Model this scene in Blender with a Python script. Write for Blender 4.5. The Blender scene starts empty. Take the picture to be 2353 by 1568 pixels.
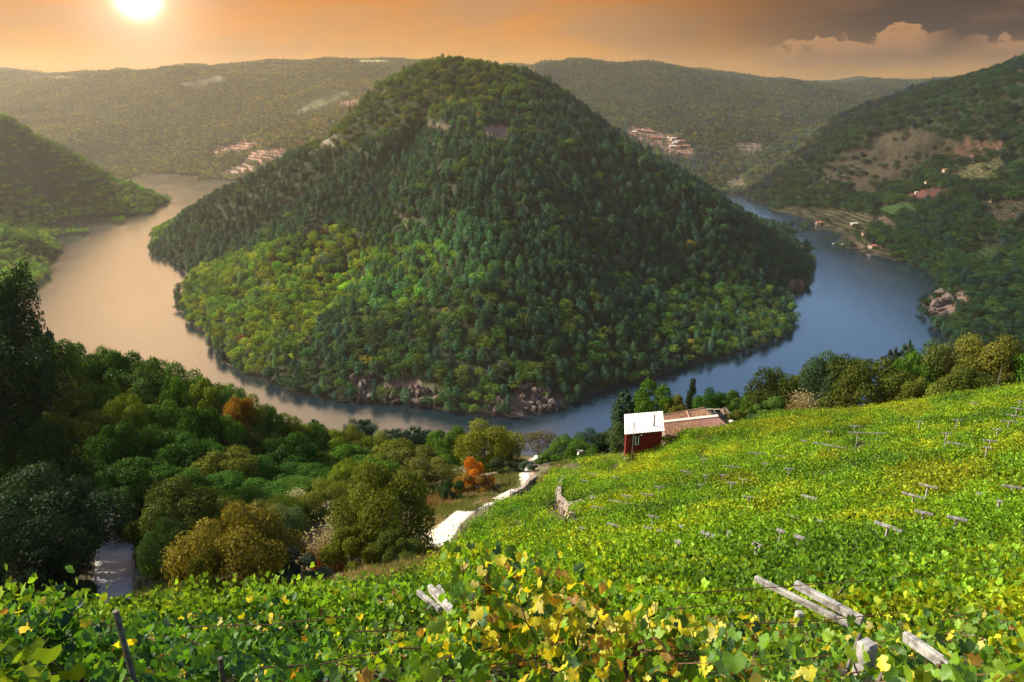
import bpy, bmesh, math, random
import numpy as np
from mathutils import Vector, Matrix, Euler
random.seed(7); RNG = np.random.default_rng(11)
N_SINGLE = 130; HAZE_D = 0.00006; HAZE_TOP = 520
scene = bpy.context.scene
COL = scene.collection
PI = math.pi; R = math.radians

# ------------------------------------------------------------------ camera
HC = 230.0                       # camera height above the river (m)
PITCH = R(18.5); FPX = 740.0; CX, CY = 512.0, 341.0
cam = bpy.data.cameras.new("camera"); camo = bpy.data.objects.new("camera", cam); COL.objects.link(camo)
camo.location = (0, 0, HC); camo.rotation_euler = (PI/2 - PITCH, 0, 0)
cam.sensor_width = 36; cam.lens = FPX/1024*36; cam.clip_start = 0.1; cam.clip_end = 30000
scene.camera = camo

# ------------------------------------------------------------------ light, sky, exposure
SUN_AZ, SUN_EL = R(-74), R(34)          # azimuth from +Y, minus = towards the left
GLOW_AZ, GLOW_EL = R(-24.8), R(6.0)     # the low glowing disc that stands in the picture
sun = bpy.data.lights.new("sun", 'SUN'); suno = bpy.data.objects.new("sun", sun); COL.objects.link(suno)
sun.energy = 5.0; sun.angle = R(0.6); sun.color = (1.0, 0.93, 0.80)
sd = Vector((math.sin(SUN_AZ)*math.cos(SUN_EL), math.cos(SUN_AZ)*math.cos(SUN_EL), math.sin(SUN_EL)))
suno.rotation_euler = sd.to_track_quat('Z', 'Y').to_euler(); suno.location = (-500, 300, 900)
vs = scene.view_settings
vs.view_transform = 'Standard'; vs.look = 'None'; vs.gamma = 1; vs.exposure = 1.0; vs.use_curve_mapping = False
scene.display_settings.display_device = 'sRGB'
cy = scene.cycles
cy.use_denoising = True; cy.max_bounces = 6; cy.diffuse_bounces = 2; cy.glossy_bounces = 2; cy.transmission_bounces = 3
cy.transparent_max_bounces = 4; cy.volume_bounces = 0; cy.sample_clamp_indirect = 4; cy.caustics_reflective = False; cy.caustics_refractive = False
cy.use_adaptive_sampling = True; cy.adaptive_threshold = 0.02

class NT:
    """small node-tree writer"""
    def __init__(s, tree): s.t = tree; s.n = tree.nodes; s.l = tree.links
    def put(s, sock, v):
        if v is None: return
        if isinstance(v, bpy.types.NodeSocket): s.l.new(v, sock)
        elif isinstance(v, (tuple, list)) and sock.type == 'RGBA' and len(v) == 3: sock.default_value = (*v, 1)
        else: sock.default_value = v
    def node(s, typ, ins=None, **kw):
        n = s.n.new(typ)
        for k, v in kw.items(): setattr(n, k, v)
        for k, v in (ins or {}).items(): s.put(n.inputs[k], v)
        return n
    def m(s, op, a, b=None, c=None, clamp=False):
        n = s.n.new('ShaderNodeMath'); n.operation = op; n.use_clamp = clamp
        for i, v in enumerate((a, b, c)):
            if v is not None: s.put(n.inputs[i], v)
        return n.outputs[0]
    def mix(s, f, a, b, blend='MIX'):
        n = s.n.new('ShaderNodeMix'); n.data_type = 'RGBA'; n.blend_type = blend; n.clamp_factor = True
        s.put(n.inputs[0], f); s.put(n.inputs[6], a); s.put(n.inputs[7], b); return n.outputs[2]
    def step(s, x, lo, hi, a=0.0, b=1.0):
        n = s.n.new('ShaderNodeMapRange'); n.interpolation_type = 'SMOOTHSTEP'
        for k, v in zip((0, 1, 2, 3, 4), (x, lo, hi, a, b)): s.put(n.inputs[k], v)
        return n.outputs[0]
    def ramp(s, f, stops):
        n = s.n.new('ShaderNodeValToRGB'); e = n.color_ramp.elements
        while len(e) < len(stops): e.new(0.5)
        for k, (p, c) in zip(e, stops): k.position = p; k.color = (*c, 1)
        s.put(n.inputs[0], f); return n.outputs[0]
    def noise(s, vec, scale, detail=4, rough=.55, dist=0.0, out=0):
        n = s.node('ShaderNodeTexNoise', {'Scale': scale, 'Detail': detail, 'Roughness': rough, 'Distortion': dist})
        if vec is not None: s.put(n.inputs['Vector'], vec)
        return n.outputs[out]

world = bpy.data.worlds.new("World"); scene.world = world; world.use_nodes = True
w = NT(world.node_tree); w.n.clear()
d = w.node('ShaderNodeTexCoord').outputs['Generated']
sep = w.node('ShaderNodeSeparateXYZ', {0: d})
dx, dy, dz = sep.outputs
az = w.m('ARCTAN2', dx, dy); el = w.m('ARCSINE', dz)
nish = w.node('ShaderNodeTexSky', sky_type='NISHITA', sun_disc=False)
nish.sun_elevation = SUN_EL; nish.sun_rotation = SUN_AZ; nish.altitude = 400; nish.air_density = 1.0; nish.dust_density = 1.0; nish.ozone_density = 2.5
nsky = w.mix(1.0, nish.outputs[0], (0.130, 0.142, 0.150), 'MULTIPLY')
# low evening layer above the hills; unseen upper band brightened for the river's reflection
eln = w.m('MULTIPLY', el, 1/R(30))
base = w.ramp(eln, [(0, (.42, .235, .058)), (.06, (.39, .190, .034)), (.13, (.35, .140, .018)), (.21, (.31, .108, .010)), (.32, (.75, .42, .16)), (.6, (1.75, 1.10, .56)), (1, (.75, .60, .46))])
cv = w.node('ShaderNodeCombineXYZ', {0: w.m('MULTIPLY', az, 1.0), 1: w.m('MULTIPLY', el, 3.2), 2: 0.3}).outputs[0]
haze_n = w.noise(cv, 5.0, 5, .6)
base = w.mix(w.step(haze_n, .40, .62, 0, .60), base, (.22, .13, .06))
dark = w.m('MULTIPLY', w.step(az, R(0), R(27)), w.step(w.m('ADD', el, w.m('MULTIPLY', w.m('SUBTRACT', haze_n, .5), R(2.0))), R(-0.8), R(3.9)), clamp=True)
base = w.mix(w.m('MULTIPLY', dark, .99), base, (.022, .011, .005))
# cumulus banks low on the right
c1 = w.noise(w.node('ShaderNodeCombineXYZ', {0: az, 1: w.m('MULTIPLY', el, 1.5), 2: 1.7}).outputs[0], 22.0, 7, .58, .3)
def bank(a0, a1, e0, tilt, hgt, soft):
    u = w.m('MULTIPLY', w.step(az, R(a0), R(a0 + 4)), w.step(az, R(a1 - 3), R(a1), 1, 0))
    top = w.m('ADD', w.m('MULTIPLY', w.m('SUBTRACT', az, R(a0)), tilt), R(e0 + hgt))
    rel = w.m('DIVIDE', w.m('SUBTRACT', w.m('ADD', top, w.m('MULTIPLY', w.m('SUBTRACT', c1, .5), R(7.0))), el), R(soft))
    low = w.step(w.m('SUBTRACT', el, w.m('MULTIPLY', w.m('SUBTRACT', az, R(a0)), tilt * .5)), R(e0 - 1.2), R(e0 + .5))
    return w.m('MULTIPLY', w.m('MULTIPLY', u, w.step(rel, 0, 1)), low), rel
for args, colr in (((16.0, 29.5, 2.35, .045, .95, .30), (.33, .155, .052)), ((28.5, 41, 2.3, .10, .55, .30), (.30, .14, .05))):
    mk, rel = bank(*args)
    shade = w.step(rel, .5, 7.0); tex = w.step(c1, .40, .60)
    ccol = w.mix(w.m('MULTIPLY', shade, .85), colr, (.10, .055, .03))
    ccol = w.mix(w.m('MULTIPLY', w.m('SUBTRACT', 1, tex), .45), ccol, (.09, .05, .03))
    base = w.mix(w.m('MULTIPLY', mk, .72), base, ccol)
wisp = w.noise(w.node('ShaderNodeCombineXYZ', {0: az, 1: w.m('MULTIPLY', el, 4.0), 2: 5.1}).outputs[0], 7.0, 6, .6)
base = w.mix(w.m('MULTIPLY', w.m('MULTIPLY', w.step(wisp, .5, .66), w.step(az, R(8), R(20))), w.m('MULTIPLY', w.step(el, R(2.5), R(5)), .5)), base, (.10, .042, .018))
# glow round the low sun
gv = (math.sin(GLOW_AZ)*math.cos(GLOW_EL), math.cos(GLOW_AZ)*math.cos(GLOW_EL), math.sin(GLOW_EL))
dt = w.node('ShaderNodeVectorMath', {0: d, 1: gv}, operation='DOT_PRODUCT').outputs['Value']
ang = w.m('ARCCOSINE', w.m('MINIMUM', dt, 1.0))
g1 = w.m('EXPONENT', w.m('MULTIPLY', w.m('POWER', w.m('DIVIDE', ang, R(.88)), 2.0), -1.0))
g2 = w.m('EXPONENT', w.m('MULTIPLY', w.m('POWER', w.m('DIVIDE', ang, R(2.7)), 1.4), -1.0))
g3 = w.m('EXPONENT', w.m('MULTIPLY', w.m('DIVIDE', ang, R(13.0)), -1.0))
base = w.mix(1.0, base, w.mix(g1, (0, 0, 0), (4.2, 4.2, 3.4)), 'ADD')
base = w.mix(1.0, base, w.mix(g2, (0, 0, 0), (.42, .34, .28)), 'ADD')
base = w.mix(1.0, base, w.mix(g3, (0, 0, 0), (.10, .05, .025)), 'ADD')
# the evening layer gives way upward to the clear daylight sky, sooner on the right than on the left
side = w.step(az, R(-12), R(14))
rise = w.m('ADD', w.m('MULTIPLY', w.m('SUBTRACT', 1, side), R(26)), R(7))
f = w.step(el, rise, w.m('ADD', rise, w.m('ADD', R(5), w.m('MULTIPLY', w.m('SUBTRACT', 1, side), R(20)))))
skyc = w.mix(f, base, nsky)
skyc = w.mix(w.step(el, R(-4), 0, 1, 0), skyc, (.10, .08, .06))
bgd = w.node('ShaderNodeBackground', {'Color': skyc, 'Strength': 1.0})
w.l.new(bgd.outputs[0], w.node('ShaderNodeOutputWorld').inputs['Surface'])
# ------------------------------------------------------------------ helpers
K = 1024/2353.0
def tag(o, label=None, cat=None, group=None, kind=None):
    if label: o['label'] = label
    if cat: o['category'] = cat
    if group: o['group'] = group
    if kind: o['kind'] = kind
    return o
def mesh_np(name, V, F, mats=(), mi=None, smooth=False, attrs=None, link=True):
    """V (n,3); F (m,3) or (m,4) array or list of arrays"""
    me = bpy.data.meshes.new(name)
    V = np.asarray(V, dtype=np.float32)
    Fs = F if isinstance(F, list) else [F]
    Fs = [np.asarray(f, dtype=np.int32) for f in Fs if len(f)]
    me.vertices.add(len(V)); me.vertices.foreach_set('co', V.ravel())
    idx = np.concatenate([f.ravel() for f in Fs]); tot = np.concatenate([np.full(len(f), f.shape[1], np.int32) for f in Fs])
    st = np.concatenate([[0], np.cumsum(tot)[:-1]]).astype(np.int32)
    me.loops.add(len(idx)); me.loops.foreach_set('vertex_index', idx)
    me.polygons.add(len(tot)); me.polygons.foreach_set('loop_start', st); me.polygons.foreach_set('loop_total', tot)
    if mi is not None: me.polygons.foreach_set('material_index', np.asarray(mi, dtype=np.int32))
    me.polygons.foreach_set('use_smooth', np.full(len(tot), bool(smooth)))
    for m_ in mats: me.materials.append(m_)
    for k, (dom, typ, arr) in (attrs or {}).items():
        a = me.attributes.new(k, typ, dom); arr = np.asarray(arr, dtype=np.int32 if typ == 'INT' else np.float32)
        a.data.foreach_set({'FLOAT': 'value', 'INT': 'value', 'FLOAT_VECTOR': 'vector', 'FLOAT_COLOR': 'color'}[typ], arr.ravel())
    me.update(calc_edges=True); me.validate()
    return me
def obj(name, me, parent=None, loc=(0, 0, 0)):
    o = bpy.data.objects.new(name, me); COL.objects.link(o); o.location = loc
    if parent is not None: o.parent = parent
    return o
def empty(name, loc, rz=0):
    o = bpy.data.objects.new(name, None); COL.objects.link(o); o.location = loc; o.rotation_euler = (0, 0, rz); o.empty_display_size = .2
    return o

SP, CP = math.sin(PITCH), math.cos(PITCH)
def dirs(px, py):
    t = (np.asarray(py, float) - CY)/FPX; s = (np.asarray(px, float) - CX)/FPX
    dyy = CP - t*SP; dzz = -SP - t*CP
    return s/dyy, dzz/dyy
def P(px, py, Y):                # a point at forward distance Y in the direction of a pixel of the 1024 wide picture
    a, b = dirs(px, py); return np.array([a*Y, Y, HC + b*Y])
def Wp(px, py):                  # where that direction meets the river
    a, b = dirs(px, py); Y = -HC/b; return np.array([a*Y, Y, 0.0])
def proj(x, y, z):
    x = np.asarray(x, float); y = np.asarray(y, float); z = np.asarray(z, float) - HC
    dep = y*CP - z*SP; up = y*SP + z*CP
    dep = np.where(dep < .01, .01, dep)
    return CX + FPX*x/dep, CY - FPX*up/dep, dep

def vnoise(x, y, sc, seed=0):
    x = np.asarray(x)/sc; y = np.asarray(y)/sc
    xi = np.floor(x).astype(np.int64); yi = np.floor(y).astype(np.int64); fx = x - xi; fy = y - yi
    fx = fx*fx*(3 - 2*fx); fy = fy*fy*(3 - 2*fy)
    def h(a, b):
        n = (a*374761393 + b*668265263 + seed*974634777) & 0x7fffffff
        n = ((n ^ (n >> 13))*1274126177) & 0x7fffffff
        return ((n ^ (n >> 16)) & 0xffff)/65535.0
    return (h(xi, yi)*(1-fx) + h(xi+1, yi)*fx)*(1-fy) + (h(xi, yi+1)*(1-fx) + h(xi+1, yi+1)*fx)*fy
def fnoise(x, y, sc, oct=4, seed=0):
    s = 0; a = 1; tot = 0
    for i in range(oct): s = s + a*vnoise(x, y, sc/2**i, seed+i*17); tot += a; a *= .5
    return s/tot - .5

# ------------------------------------------------------------------ height control points
CPTS = []
def shore(pts):
    for x, y in pts: CPTS.append(tuple(Wp(x*K, y*K)[:2]) + (0.5,))
def bed(pts):
    for x, y in pts: CPTS.append(tuple(Wp(x*K, y*K)[:2]) + (-14,))
def hill(pts, off=-9.0, pen=False):
    for x, y, Y in pts:
        if pen: Y = 525 + (Y-525)*(1 - .24*max(0, 1 - abs(x-1080)/760))
        p = P(x*K, y*K, Y); CPTS.append((p[0], p[1], p[2] + off))
def rel(pts):
    for x, y, z in pts: CPTS.append((x, y, HC + z))
def ab(pts): CPTS.extend(pts)
# peninsula
shore([(345,545),(350,575),(400,600),(455,632),(425,660),(413,690),(440,745),(495,790),(505,820),(560,855),(640,885),(700,905),(800,920),(900,925),
       (1000,935),(1060,950),(1130,957),(1210,957),(1290,945),(1303,930),(1350,905),(1410,887),(1480,870),(1540,852),(1600,835),(1650,822),(1700,810),(1745,798),
       (1780,785),(1805,762),(1810,740),(1808,700),(1803,675),(1848,667),(1850,640),(1855,605),(1857,590)])
hill([(480,445,1430),(560,400,1420),(640,350,1400),(720,300,1390),(800,240,1370),(880,175,1350),(960,140,1320),(1020,133,1300),(1080,148,1290),(1150,150,1280),
      (1200,160,1270)], off=-11, pen=True)
hill([(1255,186,1265),(1330,233,1255),(1400,286,1250),(1450,326,1250)], off=-5, pen=True)
hill([(1460,335,1130),(1580,385,1120),(1640,423,1110),(1700,463,1100),(1780,513,1090),(1840,575,1075)], off=-5, pen=True)
hill([(1180,318,1010),(1320,305,1040),(1000,400,930),(700,470,1010),(500,520,1130),(850,330,1150),(1060,250,1150),(1300,420,900),(1500,480,900),(1650,590,860),
      (1080,560,760),(1350,620,740),(850,560,820),(620,600,850),(1100,720,620),(800,720,650),(1400,740,650),(1650,700,770),(1100,850,550),(600,780,640),
      (1000,480,850),(950,300,1180),(760,380,1180),(1230,230,1180),(1400,350,1100)], off=-8, pen=True)
ab([(-110,1300,225),(60,1330,175),(-320,1500,110),(200,1400,100),(350,1300,40),(-520,1620,30),(0,1750,120),(100,2000,90),(-200,1900,70),(430,1250,15),(300,1900,60),(380,1700,20)])
# left bank
shore([(340,490),(280,510),(200,535),(90,547),(77,552),(108,610),(108,638),(40,672),(0,690)])
hill([(0,262,1480),(45,282,1520),(100,312,1580),(160,338,1620),(200,358,1640),(245,388,1650),(300,412,1600),(336,450,1560)])
hill([(0,400,1420),(100,450,1500),(200,470,1520),(0,500,1330),(0,620,940),(70,552,1060),(20,530,1080),(-200,350,1300),(-200,500,1100),(-200,620,950),(-500,300,1200),(-500,600,800)], off=-8)
ab([(-1300,2000,90),(-1500,2300,70),(-1300,1700,190),(-1100,1900,20),(-960,1850,2),(-1050,2200,-6),(-850,1950,-12)])
# near bank, mostly hidden
ab([(-560,760,.5),(-520,610,.5),(-400,480,.5),(-250,430,.5),(-100,405,.5),(0,400,.5),(120,405,.5),(260,430,.5),(400,500,.5),(500,600,.5),(560,720,.5)])
# right bank
shore([(1782,521),(1830,535),(1900,557),(1960,573),(2010,587),(2060,600),(2110,612),(2150,635),(2170,652),(2160,672),(2122,698),(2128,718),(2160,748),(2200,790)])
hill([(1708,450,1760),(1760,420,1730),(1800,400,1700),(1850,370,1680),(1900,345,1650),(1960,308,1620),(2050,287,1590),(2110,257,1560),(2150,237,1540),(2230,202,1500),(2300,167,1450),(2353,147,1420),(2500,80,1350),(2800,0,1300)])
hill([(1850,480,1480),(2000,450,1420),(2000,520,1260),(2100,350,1460),(2200,450,1200),(2200,300,1400),(2330,300,1280),(2300,400,1180),(2330,500,1040),(2250,560,1040),(2330,600,930),(2260,672,800),(2330,690,770),(2353,740,700),(2285,740,720),(2330,640,840),(2400,690,730),(2215,640,850),(2600,400,1050),(2600,600,850),(2800,300,1100),(1900,430,1520),(1780,460,1640)], off=-7)
ab([(760,1800,190),(900,1750,250),(650,1950,90),(1100,1600,300),(600,1900,40)])
# left far plateau
shore([(262,391),(300,391),(350,393),(400,398),(450,402),(462,412)])
hill([(0,152,4300),(60,160,4200),(130,168,4000),(200,156,3800),(300,148,3700),(480,143,3600),(560,138,3600),(700,136,3600),(820,131,3600),(950,136,3600),(1050,140,3500),(1160,146,3400),
      (-300,150,4200),(-800,140,4000)], off=-34)
hill([(0,230,3200),(300,230,3150),(560,230,3000),(760,200,3100),(100,330,2600),(300,330,2650),(480,330,2550),(620,290,2600),(560,370,2300),(490,412,2120),(620,350,2250),(-200,300,2500),(200,370,2500),(700,300,2400),(480,425,2000)], off=-7)
# right far plateau
shore([(1655,437),(1710,448)])
hill([(1250,133,3300),(1400,136,3250),(1560,143,3200),(1650,147,3150),(1750,176,3050),(1860,197,2900)], off=-28)
hill([(1300,230,2700),(1450,300,2300),(1550,340,2150),(1620,390,1980),(1700,405,1950),(1500,230,2650),(1650,250,2600),(1700,330,2250),(1800,300,2400),(1780,370,2050),(1900,300,2350),(1880,330,2150),(2000,250,2800),(1950,290,2450)], off=-7)
hill([(1880,195,4600),(2000,191,4300),(2150,180,4100),(2250,176,3900),(2400,160,3600),(2700,120,3400)], off=-30)
ab([(500,1750,.5),(430,1650,.5),(540,1540,0.5)])
bed([(362,478),(374,500),(366,520),(345,518),(400,488),(312,548),(440,465),(455,432),(370,410),(400,470),(300,560),(230,620),(300,700),(250,760),(380,760),(450,860),(620,960),(800,975),(1000,990),(1250,990),(1450,930),(1650,860),(1850,800),(2000,740),(1950,640),(1900,590),(1820,550),(1990,680),(2080,680),(120,600),(180,580),(330,450),(400,430)])
ab([(-650,620,30),(-700,400,80),(480,1600,-12),(470,1500,-12),(455,1450,-10),(-590,1800,-12),(-640,1700,-12),(-560,2000,-12),(470,1700,-10)])
# far rim all round
for a in range(-180, 180, 20):
    for rr, zz in ((6500, 330), (5400, 320)):
        if abs(a) > 50 or rr > 6000: ab([(rr*math.sin(R(a)), rr*math.cos(R(a)), zz + 30*math.sin(a))])
ab([(-2500,1500,330),(2500,1500,380),(2500,3500,330),(-2500,200,380),(2500,200,380),(0,-2500,420),(1500,800,300),(-1500,800,260),(-1300,-300,330),(1300,-300,330),(0,-400,330)])
# near slope: the vineyard and what lies below it (ground, heights relative to the camera)
def vine(pts, off=-1.7):
    for px, py, Y in pts: p = P(px, py, Y); CPTS.append((p[0], p[1], p[2] + off))
vine([(512,682,3.0),(800,682,3.1),(1024,682,3.4),(200,682,3.0),(0,682,3.2),(512,650,4.6),(512,617,8.5),(512,587,14),(520,560,22),(530,530,38),(540,505,60),(548,488,80),
      (800,650,4.8),(800,622,7.5),(800,592,11.5),(800,560,17),(800,525,25),(800,490,38),(800,460,55),(800,438,70),(800,421,86),
      (1024,650,5),(1024,602,9.5),(1024,550,17),(1024,500,27),(1024,450,43),(1024,412,62),(1024,384,80),(1150,600,9),(1150,500,26),(1150,400,62),(1200,370,85),
      (650,535,32),(650,505,52),(650,475,78),(655,455,95),(300,660,4.2),(300,632,7.2),(300,608,12),(300,594,17),(100,660,4),(100,640,5.5),(100,622,7.5),(0,640,5),(0,617,7),(-150,640,5),(-150,600,9),
      (400,602,17),(400,583,24),(190,612,11),(910,405,84),(600,470,90)])
vine([(380,578,38),(430,563,46),(340,596,28),(435,551,60),(448,527,66),(465,512,74),(529,472,106),(500,495,88),(500,482,100),(117,548,75),(130,603,58),(125,525,82),(95,560,68),(645,452,100),(700,432,108),(580,462,104),(740,424,102),(560,466,112)], off=0)
rel([(0,0,-3.6),(6,0,-3.4),(-6,0,-3.8),(0,-12,1),(25,-12,4),(-25,-12,-4),(-60,-60,10),(60,-60,30),(0,-60,20),(-20,25,-25.5),(-40,20,-29),(-70,30,-38),(-120,20,-45),(-35,45,-38),(-60,70,-48),
     (-60,110,-60),(-20,110,-62),(-120,110,-54),(-78,150,-67),(0,150,-78),(40,140,-72),(-200,120,-50),(-130,150,-60),(-100,200,-115),(0,200,-118),(100,200,-110),(-200,200,-110),
     (-100,300,-178),(100,300,-180),(0,300,-182),(-300,300,-180),(300,300,-165),(70,118,-58),(110,120,-56),(60,160,-82),(150,150,-70),(150,250,-145),(300,200,-105),(90,92,-39),(160,100,-44),(200,60,-20),(-200,20,-20)])
CPTS = np.array(CPTS, float)
def _solve():
    X = CPTS[:, :2]/1000; n = len(X)
    D = np.sqrt(((X[:, None] - X[None])**2).sum(-1))
    A = np.zeros((n+3, n+3)); A[:n, :n] = D; A[:n, n] = 1; A[:n, n+1:] = X; A[n, :n] = 1; A[n+1:, :n] = X.T
    A[:n, :n] -= np.eye(n)*np.minimum(1e-3, 2e-6*np.hypot(CPTS[:, 0], CPTS[:, 1]))*0
    b = np.zeros(n+3); b[:n] = CPTS[:, 2]
    return np.linalg.lstsq(A, b, rcond=1e-12)[0]
_W = _solve()
def H(x, y):
    x = np.atleast_1d(np.asarray(x, float)); y = np.atleast_1d(np.asarray(y, float)); sh = x.shape; x = x.ravel(); y = y.ravel()
    out = np.empty(len(x)); n = len(CPTS); X = CPTS[:, :2]/1000
    for i in range(0, len(x), 20000):
        q = np.stack([x[i:i+20000], y[i:i+20000]], 1)/1000
        D = np.sqrt((q[:, None, 0] - X[None, :, 0])**2 + (q[:, None, 1] - X[None, :, 1])**2)
        out[i:i+20000] = D @ _W[:n] + _W[n] + q @ _W[n+1:]
    r = np.hypot(x, y)
    amp = np.clip((out - 4)/45, 0, 1)*np.clip((r - 260)/200, 0, 1)
    pk = np.clip((y - 480)/60, 0, 1)*np.clip((1500 - y)/100, 0, 1)*(np.abs(x + 90) < 560)
    th = np.arctan2(x + 110, 1110 - y); sp = np.sin(6.5*th + .6 + 3.2*fnoise(x, y, 420, 2, 55)) - .45*np.abs(np.sin(13*th + 1))
    out += pk*15*sp*np.clip((out - 8)/50, 0, 1)*np.clip((235 - out)/70, 0, 1)
    amp = amp*np.where(pk > 0, np.clip((265 - out)/80, .15, 1), 1)
    out += amp*(52*fnoise(x, y, 300, 4, 3)*np.clip(r/2500, .6, 1.8))
    near = np.clip((r - 60)/60, 0, 1)*(1 - np.clip((r - 260)/200, 0, 1))
    out += near*3*fnoise(x, y, 30, 3, 5)
    out += np.where((out > -6) & (out < 12) & (r > 400), 4*fnoise(x, y, 45, 3, 8), 0)*np.clip((12 - np.abs(out))/12, 0, 1)
    return out.reshape(sh)
def H1(x, y): return float(H([x], [y])[0])
def hit(px, py, up=0.0, y0=2.0, y1=6000):
    a, b = dirs(px, py); Y = np.geomspace(y0, y1, 700); g = H(a*Y, Y) + up; z = HC + b*Y
    k = np.where(z <= np.maximum(g, 0))[0]
    if not len(k): return None
    k = k[0]; Yl = np.linspace(Y[max(k-1, 0)], Y[k], 24); g = H(a*Yl, Yl) + up; z = HC + b*Yl; kk = np.where(z <= np.maximum(g, 0))[0][0]
    return np.array([a*Yl[kk], Yl[kk], g[kk]])
# ------------------------------------------------------------------ materials
def newmat(name):
    m_ = bpy.data.materials.new(name); m_.use_nodes = True; t = NT(m_.node_tree); t.n.clear()
    return m_, t, t.node('ShaderNodeOutputMaterial')
def simple(name, col, rough=.8, noise=0.0, nscale=8.0, metal=0.0, col2=None, bump=0.0):
    m_, t, out = newmat(name)
    c = col
    pos = t.node('ShaderNodeTexCoord').outputs['Object']
    nz = t.noise(pos, nscale, 5, .6) if (noise or bump or col2) else None
    if noise or col2:
        c2 = col2 or tuple(max(0, v*(1-noise)) for v in col)
        c = t.mix(t.step(nz, .35, .65), col, c2)
    b = t.node('ShaderNodeBsdfPrincipled', {'Base Color': c, 'Roughness': rough, 'Metallic': metal})
    b.inputs['Specular IOR Level'].default_value = .3
    if bump: t.l.new(t.node('ShaderNodeBump', {'Height': nz, 'Strength': bump, 'Distance': .02}).outputs[0], b.inputs['Normal'])
    t.l.new(b.outputs[0], out.inputs[0]); return m_
def leafmat(name, source, col=(1, 1, 1), transl=.4, gloss=.12, var=.5, back=1.25, tc=(1.5, 1.35, .45), yellow=None):
    """foliage; the colour of each plant comes from source: INSTANCER attribute, OBJECT colour, or fixed"""
    m_, t, out = newmat(name)
    if source == 'INSTANCER':
        c = t.node('ShaderNodeAttribute', attribute_type='INSTANCER', attribute_name='tint').outputs['Color']
    elif source == 'OBJECT':
        c = t.node('ShaderNodeObjectInfo').outputs['Color']
    elif source == 'GEOMETRY':
        c = t.node('ShaderNodeAttribute', attribute_type='GEOMETRY', attribute_name='tint').outputs['Color']
    else: c = t.node('ShaderNodeRGB').outputs[0]; c.default_value = (*col, 1)
    v = t.node('ShaderNodeAttribute', attribute_type='GEOMETRY', attribute_name='v').outputs['Fac']
    k = t.m('ADD', 1 - var, t.m('MULTIPLY', v, 2*var))
    cc = t.node('ShaderNodeVectorMath', {0: c}, operation='SCALE'); t.put(cc.inputs['Scale'], k); c = cc.outputs[0]
    if yellow:
        c = t.mix(t.m('MULTIPLY', t.step(v, .78, .98), yellow), c, (.34, .26, .02))
    b = t.node('ShaderNodeBsdfPrincipled', {'Base Color': c, 'Roughness': .5}); b.inputs['Specular IOR Level'].default_value = gloss
    tr = t.node('ShaderNodeVectorMath', {0: c, 1: tc}, operation='MULTIPLY').outputs[0]
    tb = t.node('ShaderNodeBsdfTranslucent', {'Color': tr})
    mx = t.node('ShaderNodeMixShader', {0: transl}); t.l.new(b.outputs[0], mx.inputs[1]); t.l.new(tb.outputs[0], mx.inputs[2])
    t.l.new(mx.outputs[0], out.inputs[0]); return m_
M = {}
M['forest_leaf'] = leafmat('forest_leaf', 'INSTANCER', transl=.18, gloss=.04, tc=(1.3, 1.25, .6))
M['tree_leaf'] = leafmat('tree_leaf', 'OBJECT', transl=.25, gloss=.03, tc=(1.4, 1.3, .5))
M['bark'] = simple('bark', (.10, .075, .055), .9, .5, 6)
M['rock'] = simple('rock', (.15, .105, .08), .9, 0, .35, col2=(.05, .042, .035), bump=.6)

# ground: colour held per vertex (what grows or lies there), grain from noise
def ground_material():
    m_, t, out = newmat('ground')
    c = t.node('ShaderNodeAttribute', attribute_type='GEOMETRY', attribute_name='soil').outputs['Color']
    pos = t.node('ShaderNodeNewGeometry').outputs['Position']
    n1 = t.noise(pos, 1.3, 6, .7); n2 = t.noise(pos, .09, 6, .65)
    k = t.m('MULTIPLY', t.step(n1, .3, .7, .6, 1.35), t.step(n2, .3, .7, .65, 1.3))
    cc = t.node('ShaderNodeVectorMath', {0: c}, operation='SCALE'); t.put(cc.inputs['Scale'], k)
    b = t.node('ShaderNodeBsdfPrincipled', {'Base Color': cc.outputs[0], 'Roughness': .95}); b.inputs['Specular IOR Level'].default_value = .1
    t.l.new(t.node('ShaderNodeBump', {'Height': n1, 'Strength': .5, 'Distance': .25}).outputs[0], b.inputs['Normal'])
    t.l.new(b.outputs[0], out.inputs[0]); return m_
M['ground'] = ground_material()

def pip(poly, x, y):
    x = np.asarray(x); y = np.asarray(y); c = np.zeros(x.shape, bool); n = len(poly); j = n-1
    for i in range(n):
        xi, yi = poly[i]; xj, yj = poly[j]
        if yi != yj: c ^= ((yi > y) != (yj > y)) & (x < (xj-xi)*(y-yi)/(yj-yi) + xi)
        j = i
    return c
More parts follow.
